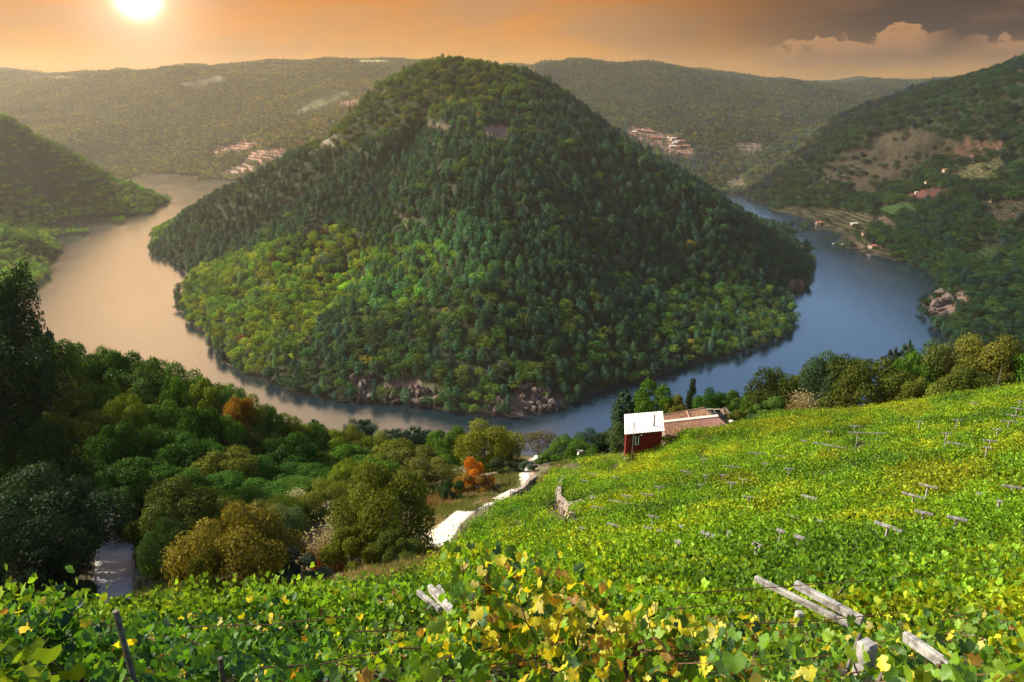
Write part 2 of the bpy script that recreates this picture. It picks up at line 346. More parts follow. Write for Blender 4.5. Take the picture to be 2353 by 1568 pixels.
# clearings and fields, outlined as they lie on the slopes: (outline, forward range, soil colour, vine rows?)
FIELDS = [
 ([(1885,405),(1930,350),(2000,315),(2060,298),(2120,290),(2185,330),(2130,372),(2060,415),(2010,445),(1950,430)], (1200,1800), (.085,.070,.042), 0),
 ([(1765,505),(1800,470),(1920,478),(2010,490),(1985,545),(1930,556),(1870,545),(1800,520)], (1000,1600), (.12,.10,.055), 1),
 ([(1895,552),(1960,540),(2040,568),(2060,590),(2010,588)], (900,1400), (.16,.12,.07), 1),
 ([(2165,335),(2225,318),(2310,322),(2300,352),(2200,368)], (1000,1600), (.17,.09,.06), 1),
 ([(2150,405),(2230,372),(2300,362),(2312,392),(2250,410)], (900,1500), (.13,.12,.05), .6),
 ([(2075,445),(2150,425),(2190,438),(2140,455),(2090,462)], (900,1500), (.16,.07,.055), 0),
 ([(2005,478),(2080,458),(2110,470),(2050,492)], (900,1500), (.06,.12,.035), .8),
 ([(2245,462),(2360,452),(2360,505),(2280,512)], (700,1400), (.12,.09,.06), 1),
 ([(2215,575),(2300,552),(2298,585),(2235,602)], (700,1200), (.07,.13,.035), .8),
 ([(1995,490),(2040,498),(2070,520),(2030,522)], (900,1500), (.15,.10,.07), 0),
 ([(475,350),(530,330),(575,322),(600,330),(560,345),(500,352)], (1900,2800), (.36,.20,.13), .5),
 ([(575,345),(650,335),(660,352),(600,372),(560,372)], (1800,2800), (.36,.21,.14), .5),
 ([(500,395),(560,370),(590,385),(540,402)], (1800,2800), (.40,.26,.18), .4),
 ([(665,262),(720,228),(790,205),(815,210),(745,245),(690,258)], (2000,3800), (.13,.125,.06), 0),
 ([(775,235),(830,222),(815,236),(785,242)], (2000,3800), (.40,.20,.13), 0),
 ([(820,134),(895,136),(880,143),(825,143)], (3000,4000), (.40,.34,.16), 0),
 ([(400,190),(500,172),(520,180),(460,200)], (2500,4000), (.13,.11,.06), 0),
 ([(60,172),(180,172),(190,180),(70,180)], (2500,4500), (.16,.12,.07), 0),
 ([(965,282),(1040,278),(1030,292),(980,296)], (900,1500), (.30,.22,.14), 0),
 ([(1112,280),(1165,285),(1175,318),(1118,322)], (900,1500), (.42,.24,.17), 0),
 ([(725,322),(765,305),(780,312),(740,335)], (1000,1600), (.34,.28,.19), 0),
 ([(915,498),(955,495),(960,508),(920,510)], (600,1200), (.35,.28,.18), 0),
 ([(1440,288),(1500,296),(1560,318),(1600,345),(1590,362),(1530,350),(1480,325),(1440,312)], (1800,2800), (.34,.20,.14), .4),
 ([(1930,285),(2010,295),(2015,308),(1935,303)], (1800,3200), (.40,.30,.20), .2),
 ([(1690,325),(1745,322),(1760,345),(1700,352)], (1800,3000), (.22,.16,.11), .7),
 ([(1660,410),(1705,405),(1715,425),(1680,430)], (1600,2200), (.10,.085,.05), 0),
 ([(1395,300),(1400,296),(1430,300),(1430,308)], (1800,2800), (.4,.25,.2), 0),
]
ROCKY = [[(808,868),(860,866),(856,925),(806,925)], [(880,872),(930,862),(1005,890),(1008,935),(885,930)], [(1130,905),(1240,880),(1292,905),(1300,950),(1125,958)],
         [(2118,700),(2190,662),(2235,672),(2175,722),(2135,735)], [(1800,655),(1850,650),(1850,672),(1805,680)]]

# ------------------------------------------------------------------ terrain sheet (rings grow with distance), river
AZ = np.concatenate([np.arange(-180, -76, 4.0), np.arange(-76, -38, .8), np.arange(-38, 38, .2), np.arange(38, 76, .8), np.arange(76, 180, 4.0)])
RR = np.concatenate([np.array([.6, 1.2, 1.8]), np.geomspace(2.4, 5900, 420)])
ga, gr = np.meshgrid(R(1)*AZ, RR); GX = gr*np.sin(ga); GY = gr*np.cos(ga); GZ = H(GX, GY)
na, nr = len(AZ), len(RR)
px_, py_, dep_ = proj(GX, GY, GZ + 3); px_ /= K; py_ /= K
soil = np.empty(GX.shape + (4,), np.float32); soil[..., 3] = 1
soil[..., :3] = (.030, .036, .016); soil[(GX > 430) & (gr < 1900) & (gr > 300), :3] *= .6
near = (gr < 260)
soil[near, :3] = (.10, .085, .045)
nzv = fnoise(GX, GY, 14, 4, 21) + .8*fnoise(GX, GY, 60, 3, 22)
soil[..., :3] *= (1 + 1.2*nzv[..., None])
for poly, (y0, y1), c_, rows in FIELDS:
    mk = pip(poly, px_, py_) & (GY > y0) & (GY < y1); soil[mk, :3] = np.array(c_)*(.42 if y0 < 1800 and y1 <= 1800 else .8)*(1 + 1.4*nzv[mk][:, None])
for poly in ROCKY:
    mk = pip(poly, px_, py_) & (GY > 400) & (GY < 1400); soil[mk, :3] = np.array((.15, .10, .075))*(1 + nzv[mk][:, None])
shoreband = (GZ < 2.0) & (gr > 300); soil[shoreband, :3] = (.028, .026, .018)
V = np.stack([GX.ravel(), GY.ravel(), GZ.ravel()], 1)
ii, jj = np.meshgrid(np.arange(nr-1), np.arange(na), indexing='ij'); jn = (jj+1) % na
Fq = np.stack([ii*na+jj, (ii+1)*na+jj, (ii+1)*na+jn, ii*na+jn], -1).reshape(-1, 4)
V = np.vstack([V, [[0, 0, GZ[0].mean()]]]); cidx = len(V)-1
ring = np.arange(na); Ft = np.stack([ring, (ring+1) % na, np.full(na, cidx)], 1)
for g_p, g_c in (([(955,1195),(1000,1168),(1075,1165),(1085,1175),(1040,1215),(1000,1262),(985,1232)], (.48,.38,.25)), ([(1165,1125),(1200,1050),(1240,1055),(1225,1090),(1215,1130)], (.34,.23,.15)), ([(195,1130),(245,1130),(320,1230),(290,1240)], (.24,.17,.10)), ([(290,1400),(315,1300),(350,1400)], (.35,.29,.20))):
    mk = near & pip(g_p, proj(GX, GY, GZ)[0]/K, proj(GX, GY, GZ)[1]/K); soil[mk, :3] = g_c
soilv = np.vstack([soil.reshape(-1, 4), [[.1, .08, .05, 1]]])
tag(obj('hills', mesh_np('hills', V, [Fq[:, ::-1], Ft[:, ::-1]], [M['ground']], smooth=True, attrs={'soil': ('POINT', 'FLOAT_COLOR', soilv)})), 'steep wooded valley sides and far plateaus round the river bend', kind='structure')

def water_material():
    m_, t, out = newmat('river_water')
    pos = t.node('ShaderNodeNewGeometry').outputs['Position']
    sc = t.node('ShaderNodeVectorMath', {0: pos, 1: (1.0, .55, 1)}, operation='MULTIPLY').outputs[0]
    n1 = t.noise(sc, .35, 5, .65); n2 = t.noise(sc, .012, 4, .55, .6)
    amp = t.step(n2, .30, .70, .7, 1.0)
    bp = t.node('ShaderNodeBump', {'Height': t.m('MULTIPLY', n1, amp), 'Strength': .35, 'Distance': .5})
    # still water seen at a slant: a dark body under a surface whose shine grows towards grazing view
    lw = t.node('ShaderNodeFresnel', {'IOR': 2.0}); t.l.new(bp.outputs[0], lw.inputs['Normal'])
    body = t.node('ShaderNodeBsdfDiffuse', {'Color': (.006, .016, .022)})
    gl = t.node('ShaderNodeBsdfGlossy', {'Color': (1, 1, 1), 'Roughness': t.step(n2, .3, .7, .13, .17)}); t.l.new(bp.outputs[0], gl.inputs['Normal'])
    mx = t.node('ShaderNodeMixShader'); t.l.new(lw.outputs[0], mx.inputs[0]); t.l.new(body.outputs[0], mx.inputs[1]); t.l.new(gl.outputs[0], mx.inputs[2])
    t.l.new(mx.outputs[0], out.inputs[0]); return m_
M['water'] = water_material()
W_ = 5900; g_ = np.linspace(-1, 1, 5)*W_
wx, wy = np.meshgrid(g_, g_); wi, wj = np.meshgrid(np.arange(4), np.arange(4), indexing='ij')
wf = np.stack([wi*5+wj, wi*5+wj+1, (wi+1)*5+wj+1, (wi+1)*5+wj], -1).reshape(-1, 4)
tag(obj('river', mesh_np('river', np.stack([wx.ravel(), wy.ravel(), 0*wx.ravel()], 1), wf, [M['water']])), 'broad calm river bending round the wooded hill', kind='structure')

# ------------------------------------------------------------------ tree shapes
NJ = [.42]
def leaf_cloud(C, N, size, rng, flat=.0, el=1.0):
    """triangles at centres C, normals N biased outward"""
    n = len(C); nn = N + rng.normal(0, NJ[0], (n, 3)); nn /= np.linalg.norm(nn, axis=1)[:, None] + 1e-9
    t = rng.normal(0, 1, (n, 3)); t -= (t*nn).sum(1)[:, None]*nn; t /= np.linalg.norm(t, axis=1)[:, None] + 1e-9
    b = np.cross(nn, t); s = size*rng.uniform(.6, 1.35, n)[:, None]
    a = C + t*s*el; p = C - t*s*.55 + b*s*.8; q = C - t*s*.55 - b*s*.8
    V = np.stack([a, p, q], 1).reshape(-1, 3); F = np.arange(3*n).reshape(-1, 3)
    return V, F
def frustum(p0, p1, r0, r1, k=6):
    p0 = np.array(p0, float); p1 = np.array(p1, float); ax = p1-p0; ax /= np.linalg.norm(ax) + 1e-9
    u = np.cross(ax, (0, 1, 0) if abs(ax[1]) < .9 else (1, 0, 0)); u /= np.linalg.norm(u); v = np.cross(ax, u)
    a = np.arange(k)*2*PI/k; ringv = np.cos(a)[:, None]*u + np.sin(a)[:, None]*v
    V = np.vstack([p0 + ringv*r0, p1 + ringv*r1]); F = np.array([[i, (i+1) % k, k+(i+1) % k, k+i] for i in range(k)])
    return V, F
def crown_np(kind, n, size, seed):
    """crown of a tree one unit tall; returns V, F, v"""
    rng = np.random.default_rng(seed); Cs = []; Ns = []; Vv = []
    if kind in ('broad', 'dome', 'column', 'shrub', 'wispy'):
        if kind == 'column': nl = 16; lob = [(rng.normal(0, .025), rng.normal(0, .025), z, .075*(1.1 - abs(z-.55)**2*1.8)) for z in np.linspace(.12, .93, nl)]
        else:
            nl = {'broad': 15, 'dome': 20, 'shrub': 11, 'wispy': 14}[kind]; lob = []
            w0 = {'broad': .30, 'dome': .36, 'shrub': .40, 'wispy': .28}[kind]; zc = {'broad': .60, 'dome': .56, 'shrub': .48, 'wispy': .6}[kind]; hz = {'broad': .29, 'dome': .30, 'shrub': .34, 'wispy': .30}[kind]
            for i in range(nl):
                a = i*2.4 + rng.uniform(-.5, .5); u = (i+.5)/nl; ph = 1 - 1.55*u; rr = math.sqrt(max(.05, 1-ph*ph))*rng.uniform(.75, 1.1)
                lob.append((w0*rr*rng.uniform(.8, 1.15)*math.cos(a), w0*rr*math.sin(a), zc + hz*ph*rng.uniform(.72, 1.2), rng.uniform(.085, .20)))
        wts = np.array([l[3]**2 for l in lob]); wts /= wts.sum(); cnt = rng.multinomial(n, wts)
        for (x, y, z, r), c in zip(lob, cnt):
            dd = rng.normal(0, 1, (c, 3)); dd[:, 2] = dd[:, 2]*.9 + .25; dd /= np.linalg.norm(dd, axis=1)[:, None]
            rad = r*rng.uniform(.3, 1.0, c)**(.35 if kind != 'wispy' else .7)*rng.uniform(.9, 1.18, c)
            Cs.append(np.array([x, y, z]) + dd*rad[:, None]*np.array([1, 1, .85])); Ns.append(dd + np.array([0, 0, .25])); Vv.append(np.clip(rng.normal(.5, .16, c) + rng.uniform(-.2, .2), 0, 1))
    else:       # pine: ragged whorls on a tall stem
        nw = 13 if kind == 'pine' else 9
        z0 = .24 if kind == 'pine' else .45
        pr_ = lambda q_: .19*(1-q_**2.4)**.7*(.55+.45*min(1, 3*q_)) + .012
        for i in range(nw):
            u = i/(nw-1); z = z0 + (.97-z0)*u; rad = pr_(u) if kind == 'pine' else .26*math.sqrt(max(.02, 1-(2*u-1)**2*.95))
            nb = max(3, int(7*(1-u))+2); c = max(4, int(n*(rad+.03)/sum((pr_(k_/(nw-1)) if kind == 'pine' else .26*math.sqrt(max(.02, 1-(2*k_/(nw-1)-1)**2*.95)))+.03 for k_ in range(nw))))
            ang = rng.integers(0, nb, c)*2*PI/nb + i*1.1 + rng.normal(0, .22, c); rr = rad*rng.uniform(.15, 1.15, c)**.6*(1 + .25*np.sin(ang*2 + i))
            zz = z + rr*rng.uniform(-.1, .5, c) + rng.normal(0, .012, c)
            Cs.append(np.stack([rr*np.cos(ang), rr*np.sin(ang), zz], 1)); Ns.append(np.stack([np.cos(ang)*.5, np.sin(ang)*.5, np.full(c, .9)], 1)); Vv.append(np.clip(rng.normal(.5, .15, c), 0, 1))
    C_ = np.vstack(Cs); N_ = np.vstack(Ns); V, F = leaf_cloud(C_, N_, size, rng, el=1.35 if kind in ('pine', 'umbrella') else 1.0)
    return V, F, np.concatenate(Vv)
def trunk_np(kind, seed):
    rng = np.random.default_rng(seed+99); Vs = []; Fs = []; o = 0
    top = {'broad': .62, 'dome': .6, 'column': .9, 'shrub': .45, 'pine': .95, 'umbrella': .85, 'wispy': .7}[kind]; r0 = {'shrub': .02, 'column': .02}.get(kind, .024)
    segs = [((0, 0, -.06), (rng.normal(0, .01), rng.normal(0, .01), top*.5), r0, r0*.7)]; mid = segs[0][1]
    segs.append((mid, (rng.normal(0, .02), rng.normal(0, .02), top), r0*.7, r0*.2))
    if kind not in ('column',):
        for i in range(7):
            a = i*2.4; z = top*(.35 + .08*i); L = .26 if kind not in ('pine',) else .14
            L = .09 if kind == 'umbrella' else L
            segs.append(((0, 0, z), (L*math.cos(a), L*math.sin(a), z + L*(.7 if kind != 'pine' else .15)), r0*.45, r0*.12))
    for s in segs:
        V, F = frustum(*s, k=5); Vs.append(V); Fs.append(F+o); o += len(V)
    return np.vstack(Vs), np.vstack(Fs)
def tree_mesh(name, kind, n, size, seed, leaf, bark):
    V1, F1, v1 = crown_np(kind, n, size, seed); V2, F2 = trunk_np(kind, seed)
    v = np.concatenate([v1, np.full(len(F2), .5)])
    return mesh_np(name, np.vstack([V1, V2]), [F1, F2 + len(V1)], [leaf, bark], mi=[0]*len(F1) + [1]*len(F2), attrs={'v': ('FACE', 'FLOAT', v)})

def template_collection(name, meshes):
    c = bpy.data.collections.new(name)
    for i, me in enumerate(meshes): c.objects.link(bpy.data.objects.new("%s_%02d" % (name, i), me))
    return c
def scatter(name, pts, ti, rot, sc, tint, coll):
    n = len(pts); me = bpy.data.meshes.new(name); me.vertices.add(n); me.vertices.foreach_set('co', np.asarray(pts, np.float32).ravel())
    for k, typ, arr in (('ti', 'INT', ti), ('rot', 'FLOAT_VECTOR', rot), ('sc', 'FLOAT_VECTOR', sc), ('tint', 'FLOAT_COLOR', tint)):
        a = me.attributes.new(k, typ, 'POINT'); a.data.foreach_set({'FLOAT_VECTOR': 'vector', 'INT': 'value', 'FLOAT_COLOR': 'color'}[typ], np.asarray(arr, np.int32 if typ == 'INT' else np.float32).ravel())
    o = obj(name, me)
    ng = bpy.data.node_groups.new(name, 'GeometryNodeTree')
    ng.interface.new_socket('Geometry', in_out='INPUT', socket_type='NodeSocketGeometry'); ng.interface.new_socket('Geometry', in_out='OUTPUT', socket_type='NodeSocketGeometry')
    gi = ng.nodes.new('NodeGroupInput'); go = ng.nodes.new('NodeGroupOutput'); ci = ng.nodes.new('GeometryNodeCollectionInfo')
    ci.inputs['Collection'].default_value = coll; ci.inputs['Separate Children'].default_value = True; ci.inputs['Reset Children'].default_value = True
    ip = ng.nodes.new('GeometryNodeInstanceOnPoints'); ip.inputs['Pick Instance'].default_value = True
    def na_(nm, typ):
        a = ng.nodes.new('GeometryNodeInputNamedAttribute'); a.data_type = typ; a.inputs['Name'].default_value = nm; return a.outputs['Attribute']
    L = ng.links
    L.new(gi.outputs[0], ip.inputs['Points']); L.new(ci.outputs[0], ip.inputs['Instance']); L.new(na_('ti', 'INT'), ip.inputs['Instance Index'])
    er = ng.nodes.new('FunctionNodeEulerToRotation'); L.new(na_('rot', 'FLOAT_VECTOR'), er.inputs[0]); L.new(er.outputs[0], ip.inputs['Rotation'])
    L.new(na_('sc', 'FLOAT_VECTOR'), ip.inputs['Scale']); L.new(ip.outputs[0], go.inputs[0])
    md = o.modifiers.new('scatter', 'NODES'); md.node_group = ng
    return o

# ------------------------------------------------------------------ forest points on all the far slopes
slope = np.where(gr > 30, (GZ + 4 - HC)/gr, -9); CM = np.maximum.accumulate(slope, axis=0)
def visible(x, y, z, top):
    r = np.hypot(x, y); a = np.degrees(np.arctan2(x, y)); k = np.searchsorted(RR, r) - 2; j = np.clip(np.searchsorted(AZ, a), 0, na-1)
    return (z + top - HC)/r >= CM[np.clip(k, 0, nr-1), j] - .006
pts = []
for r0, r1, s in ((400, 900, 8.0), (900, 1500, 8.8), (1500, 2700, 11), (2700, 4900, 12.5)):
    n1 = int(2*r1*math.sin(R(46))/s); gx = (np.arange(n1) - n1/2)*s; gy = np.arange(int(r0*.68/s), int(r1/s))*s
    X, Y = np.meshgrid(gx, gy); X = X.ravel() + RNG.uniform(-.48, .48, X.size)*s; Y = Y.ravel() + RNG.uniform(-.48, .48, Y.size)*s
    rr = np.hypot(X, Y); k = (rr >= r0) & (rr < r1) & (np.abs(np.arctan2(X, Y)) < R(45)); X = X[k]; Y = Y[k]
    Z = H(X, Y); k = Z > -1.4; X, Y, Z = X[k], Y[k], np.maximum(Z[k], .3)
    k = visible(X, Y, Z, 12); pts.append(np.stack([X[k], Y[k], Z[k], np.full(k.sum(), s)], 1))
T = np.vstack(pts)
tpx, tpy, tdep = proj(T[:, 0], T[:, 1], T[:, 2] + 5); tpx = tpx/K; tpy = tpy/K
keep = (tpy < 1010) | (T[:, 1] > 420)
keep &= ~((T[:, 1] < 430) & (np.abs(T[:, 0]) < 500))
for poly, (y0, y1), c_, rows in FIELDS:
    keep &= ~(pip(poly, tpx, tpy) & (T[:, 1] > y0) & (T[:, 1] < y1) & (RNG.random(len(T)) > (.22 if y0 == 1200 else .06)))
for poly in ROCKY: keep &= ~(pip(poly, tpx, tpy) & (RNG.random(len(T)) > .22))
T, tpx, tpy, tdep = T[keep], tpx[keep], tpy[keep], tdep[keep]
n = len(T); u = RNG.random(n); rr = np.hypot(T[:, 0], T[:, 1])
pn = fnoise(T[:, 0], T[:, 1], 160, 3, 31)        # patches of one kind
pfrac = np.full(n, .5)
pen = (T[:, 1] > 480) & (T[:, 1] < 1700) & (T[:, 0] > -640) & (T[:, 0] < 445) & (tpx > 340) & ~((tpx > 1600) & (tpy < 300))
pfrac[pen] = .90
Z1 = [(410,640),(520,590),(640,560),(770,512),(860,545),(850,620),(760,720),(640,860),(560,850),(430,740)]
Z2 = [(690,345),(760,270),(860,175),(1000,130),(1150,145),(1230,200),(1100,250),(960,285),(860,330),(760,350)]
Z3 = [(840,590),(1000,560),(1150,620),(1290,680),(1400,780),(1300,960),(600,900),(560,850),(760,720)]
Z4 = [(1400,780),(1560,640),(1700,620),(1860,680),(1800,800),(1300,960)]
pfrac[pen & pip(Z1, tpx, tpy)] = .12; pfrac[pen & pip(Z2, tpx, tpy)] = .08; pfrac[pen & pip(Z3, tpx, tpy)] = .30; pfrac[pen & pip(Z4, tpx, tpy)] = .45
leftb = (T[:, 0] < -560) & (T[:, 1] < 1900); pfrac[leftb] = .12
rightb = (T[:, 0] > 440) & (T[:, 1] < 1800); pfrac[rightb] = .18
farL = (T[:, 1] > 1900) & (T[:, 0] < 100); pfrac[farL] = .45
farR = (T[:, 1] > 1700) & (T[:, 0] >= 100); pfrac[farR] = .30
ispine = u < np.clip(pfrac + pn*.9*(pfrac > .2), .03, .97)
col = np.empty((n, 3))
broadc = np.array([(.055,.120,.016), (.040,.105,.020), (.085,.140,.018), (.045,.095,.026), (.080,.110,.016)])
pinec = np.array([(.032,.080,.036), (.026,.066,.042), (.042,.092,.038)])
col[:] = np.where(ispine[:, None], pinec[RNG.integers(0, 3, n)], broadc[RNG.integers(0, 5, n)])
def mul(mask, c): col[mask] = col[mask]*np.array(c)
mul(pen & pip(Z1, tpx, tpy), (2.3, 1.8, .8)); mul(pen & pip(Z2, tpx, tpy), (1.35, 1.05, .7)); mul(leftb, (2.2, 1.95, .85)); mul(rightb, (.34, .42, .62)); mul(farR, (1.35, .90, 1.9)); mul(farL, (3.2, 1.5, 1.5))  # Z1 tint also carries sunlight on the flank; farR and farL carry haze
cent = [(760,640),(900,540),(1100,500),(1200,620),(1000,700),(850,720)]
mul(pen & pip(cent, tpx, tpy), (1.6, 1.75, 1.3))  # bright green trees, tint raised further to paint in sunlight on the slope
odd = RNG.random(n)
col[(odd < .004) & ~ispine & ~rightb] = (.20, .17, .02); col[(odd > .9988) & ~farL & ~farR & ~rightb] = (.15, .055, .02); col[(odd > .975) & (odd < .985) & pen] = (.12, .13, .09)
lofar = np.where(T[:, 3] > 12, .5, 1); col *= 1.15*(1 + (RNG.uniform(.6, 1.5, n) - 1)*lofar)[:, None]*(1 + .5*fnoise(T[:, 0], T[:, 1], 60, 2, 77))[:, None]
hgt = np.where(ispine, RNG.uniform(10, 18, n), RNG.uniform(7.5, 14.5, n))*np.where(T[:, 2] < 10, .85, 1)*np.where(T[:, 3] > 10, 1.05, 1)*np.where(T[:, 3] > 12, .85, 1)
wid = np.where(ispine, 1.2, 1.15)*hgt*RNG.uniform(.8, 1.35, n)*np.where(T[:, 3] > 10, 1.15, 1)*np.where(rightb, 1.3, 1)
FT_NEAR = [('pine', i) for i in range(6)] + [('broad', i) for i in range(6)]
near_meshes = [tree_mesh('wood_tree', k_, 760 if k_ == 'broad' else 640, .031 if k_ == 'broad' else .027, 50+i, M['forest_leaf'], M['bark']) for k_, i in FT_NEAR]
far_meshes = [tree_mesh('far_tree', k_, 110 if k_ == 'broad' else 90, .066 if k_ == 'broad' else .056, 80+i, M['forest_leaf'], M['bark']) for k_, i in FT_NEAR]
# single trees nearest to the camera on the wooded hill become things of their own
size_px = hgt/tdep; inview = (tpx > 0) & (tpx < 2353) & (tpy < 1060) & pen
order = np.argsort(-np.where(inview, size_px, 0))[:N_SINGLE]
single = np.zeros(n, bool); single[order] = True
def put_forest(name, label, mask, coll):
    k = np.where(mask)[0]; m_ = len(k)
    rot = np.zeros((m_, 3)); rot[:, 2] = RNG.uniform(0, 2*PI, m_); rot[:, 0] = RNG.normal(0, .05, m_)
    ti = np.where(ispine[k], RNG.integers(0, 6, m_), RNG.integers(6, 12, m_))
    tn = np.ones((m_, 4)); tn[:, :3] = col[k]
    o = scatter(name, T[k, :3] - [0, 0, .3], ti, rot, np.stack([wid[k], wid[k], hgt[k]], 1), tn, coll)
    tag(o, label, 'forest', kind='stuff')
cn = template_collection('woodnear', near_meshes); cf = template_collection('woodfar', far_meshes)
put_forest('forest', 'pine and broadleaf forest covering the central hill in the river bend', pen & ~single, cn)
put_forest('forest', 'hazy forest on the wooded spur left of the river', leftb & ~pen, cn)
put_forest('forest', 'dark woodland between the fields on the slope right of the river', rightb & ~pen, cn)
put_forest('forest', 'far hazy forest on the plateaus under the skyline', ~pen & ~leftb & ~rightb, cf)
print('forest trees', n, pen.sum(), leftb.sum(), rightb.sum())
single_meshes = []
for k_, i in FT_NEAR:
    V1, F1, v1 = crown_np(k_, 760 if k_ == 'broad' else 680, .029 if k_ == 'broad' else .025, 150+i); V2, F2 = trunk_np(k_, 150+i)
    single_meshes.append((mesh_np('crown', V1, F1, [M['tree_leaf']], attrs={'v': ('FACE', 'FLOAT', v1)}), mesh_np('trunk', V2, F2, [M['bark']])))
for q in order:
    me = single_meshes[int(RNG.integers(0, 6)) + (0 if ispine[q] else 6)]
    o = empty('pine_tree' if ispine[q] else 'broadleaf_tree', tuple(T[q, :3] - [0, 0, .3]), RNG.uniform(0, 6.28))
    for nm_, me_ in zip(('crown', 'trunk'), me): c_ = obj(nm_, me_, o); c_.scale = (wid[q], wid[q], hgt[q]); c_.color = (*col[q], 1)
    x_ = tpx[q]; sec_ = 'left of the rock crags' if x_ < 800 else 'above the left rock crag' if x_ < 900 else 'between the rock crags' if x_ < 1110 else 'above the rightmost rock crag' if x_ < 1300 else 'right of the rock crags'
    zone = ('at the hill foot ' if T[q, 2] < 12 else 'low on the hill ') + sec_
    tag(o, ('slim dark pine ' if ispine[q] else 'rounded broadleaf tree ') + zone, 'tree', ('pines ' if ispine[q] else 'broadleaf trees ') + zone)
# ------------------------------------------------------------------ near trees: each one a thing (> crown, trunk)
NEARK = {}
def near_variant(kind, i, fine):
    key = (kind, i, fine)
    if key not in NEARK:
        n, s = {'dome': (15000, .0135), 'broad': (14000, .014), 'shrub': (10000, .017), 'column': (5000, .013), 'wispy': (4200, .013), 'pine': (9000, .014), 'umbrella': (26000, .0075)}[kind]
        if fine: n = int(n*1.5); s *= .8
        NJ[0] = .62; V, F, v = crown_np(kind, n, s, 300 + i*7 + len(kind)); V[:, 2] /= V[:, 2].max(); zm = np.percentile(V[:, 2], 1)
        if kind in ('dome', 'broad', 'shrub', 'column'): V[:, 2] = (V[:, 2] - zm)/(1 - zm)*.95 + .05
        zl = np.percentile(V[:, 2], 4); w_ = (np.percentile(V[:, 0], 98) - np.percentile(V[:, 0], 2))
        V[:, :2] /= w_                      # one unit wide, one unit tall
        c = mesh_np('crown', V, F, [M['tree_leaf']], attrs={'v': ('FACE', 'FLOAT', v)})
        tv, tf = trunk_np(kind, i); tv[:, :2] *= 1.2; t = mesh_np('trunk', tv, tf, [M['bark']])
        NEARK[key] = (c, t)
    return NEARK[key]
TREE_XY = []
def near_tree(cx, top, w, Y, kind, colr, label, group=None, name=None, hmin=2.0, lean=0.0):
    cx *= K; top *= K; w *= K
    p = P(cx, top, Y); slant = math.sqrt(p[0]**2 + p[1]**2 + (p[2]-HC)**2)
    g = H1(p[0], p[1]) - .15; h = max(hmin, p[2] - g); wd = w/FPX*slant
    i = len(TREE_XY) % 3; c, t = near_variant(kind, i, Y < 78)
    nm = name or {'dome': 'broadleaf_tree', 'broad': 'broadleaf_tree', 'shrub': 'shrub', 'column': 'cypress_tree', 'wispy': 'bare_tree', 'pine': 'pine_tree', 'umbrella': 'pine_tree'}[kind]
    root = empty(nm, (p[0], p[1], g), RNG.uniform(0, 6.28)); root.rotation_euler[0] = lean
    tag(root, label, 'shrub' if nm == 'shrub' else 'tree', group)
    hc = min(h, 1.35*wd) if kind in ('dome', 'broad', 'shrub') else h
    o = obj('crown', c, root); o.scale = (wd, wd, hc); o.location = (0, 0, h - hc); j = RNG.uniform(.88, 1.14); o.color = (colr[0]*j, colr[1]*j, colr[2]*j, 1)
    o2 = obj('trunk', t, root); o2.scale = (h*.9, h*.9, h)
    TREE_XY.append((p[0], p[1], wd)); return root
DG = (.032, .085, .008); G_ = (.055, .120, .010); YG = (.130, .175, .012); OL = (.115, .130, .012); BR = (.085, .092, .014); BG = (.040, .078, .040); ORG = (.42, .15, .015); PALE = (.20, .21, .085); OD = (.055, .070, .010); GRN = (.075, .14, .022)
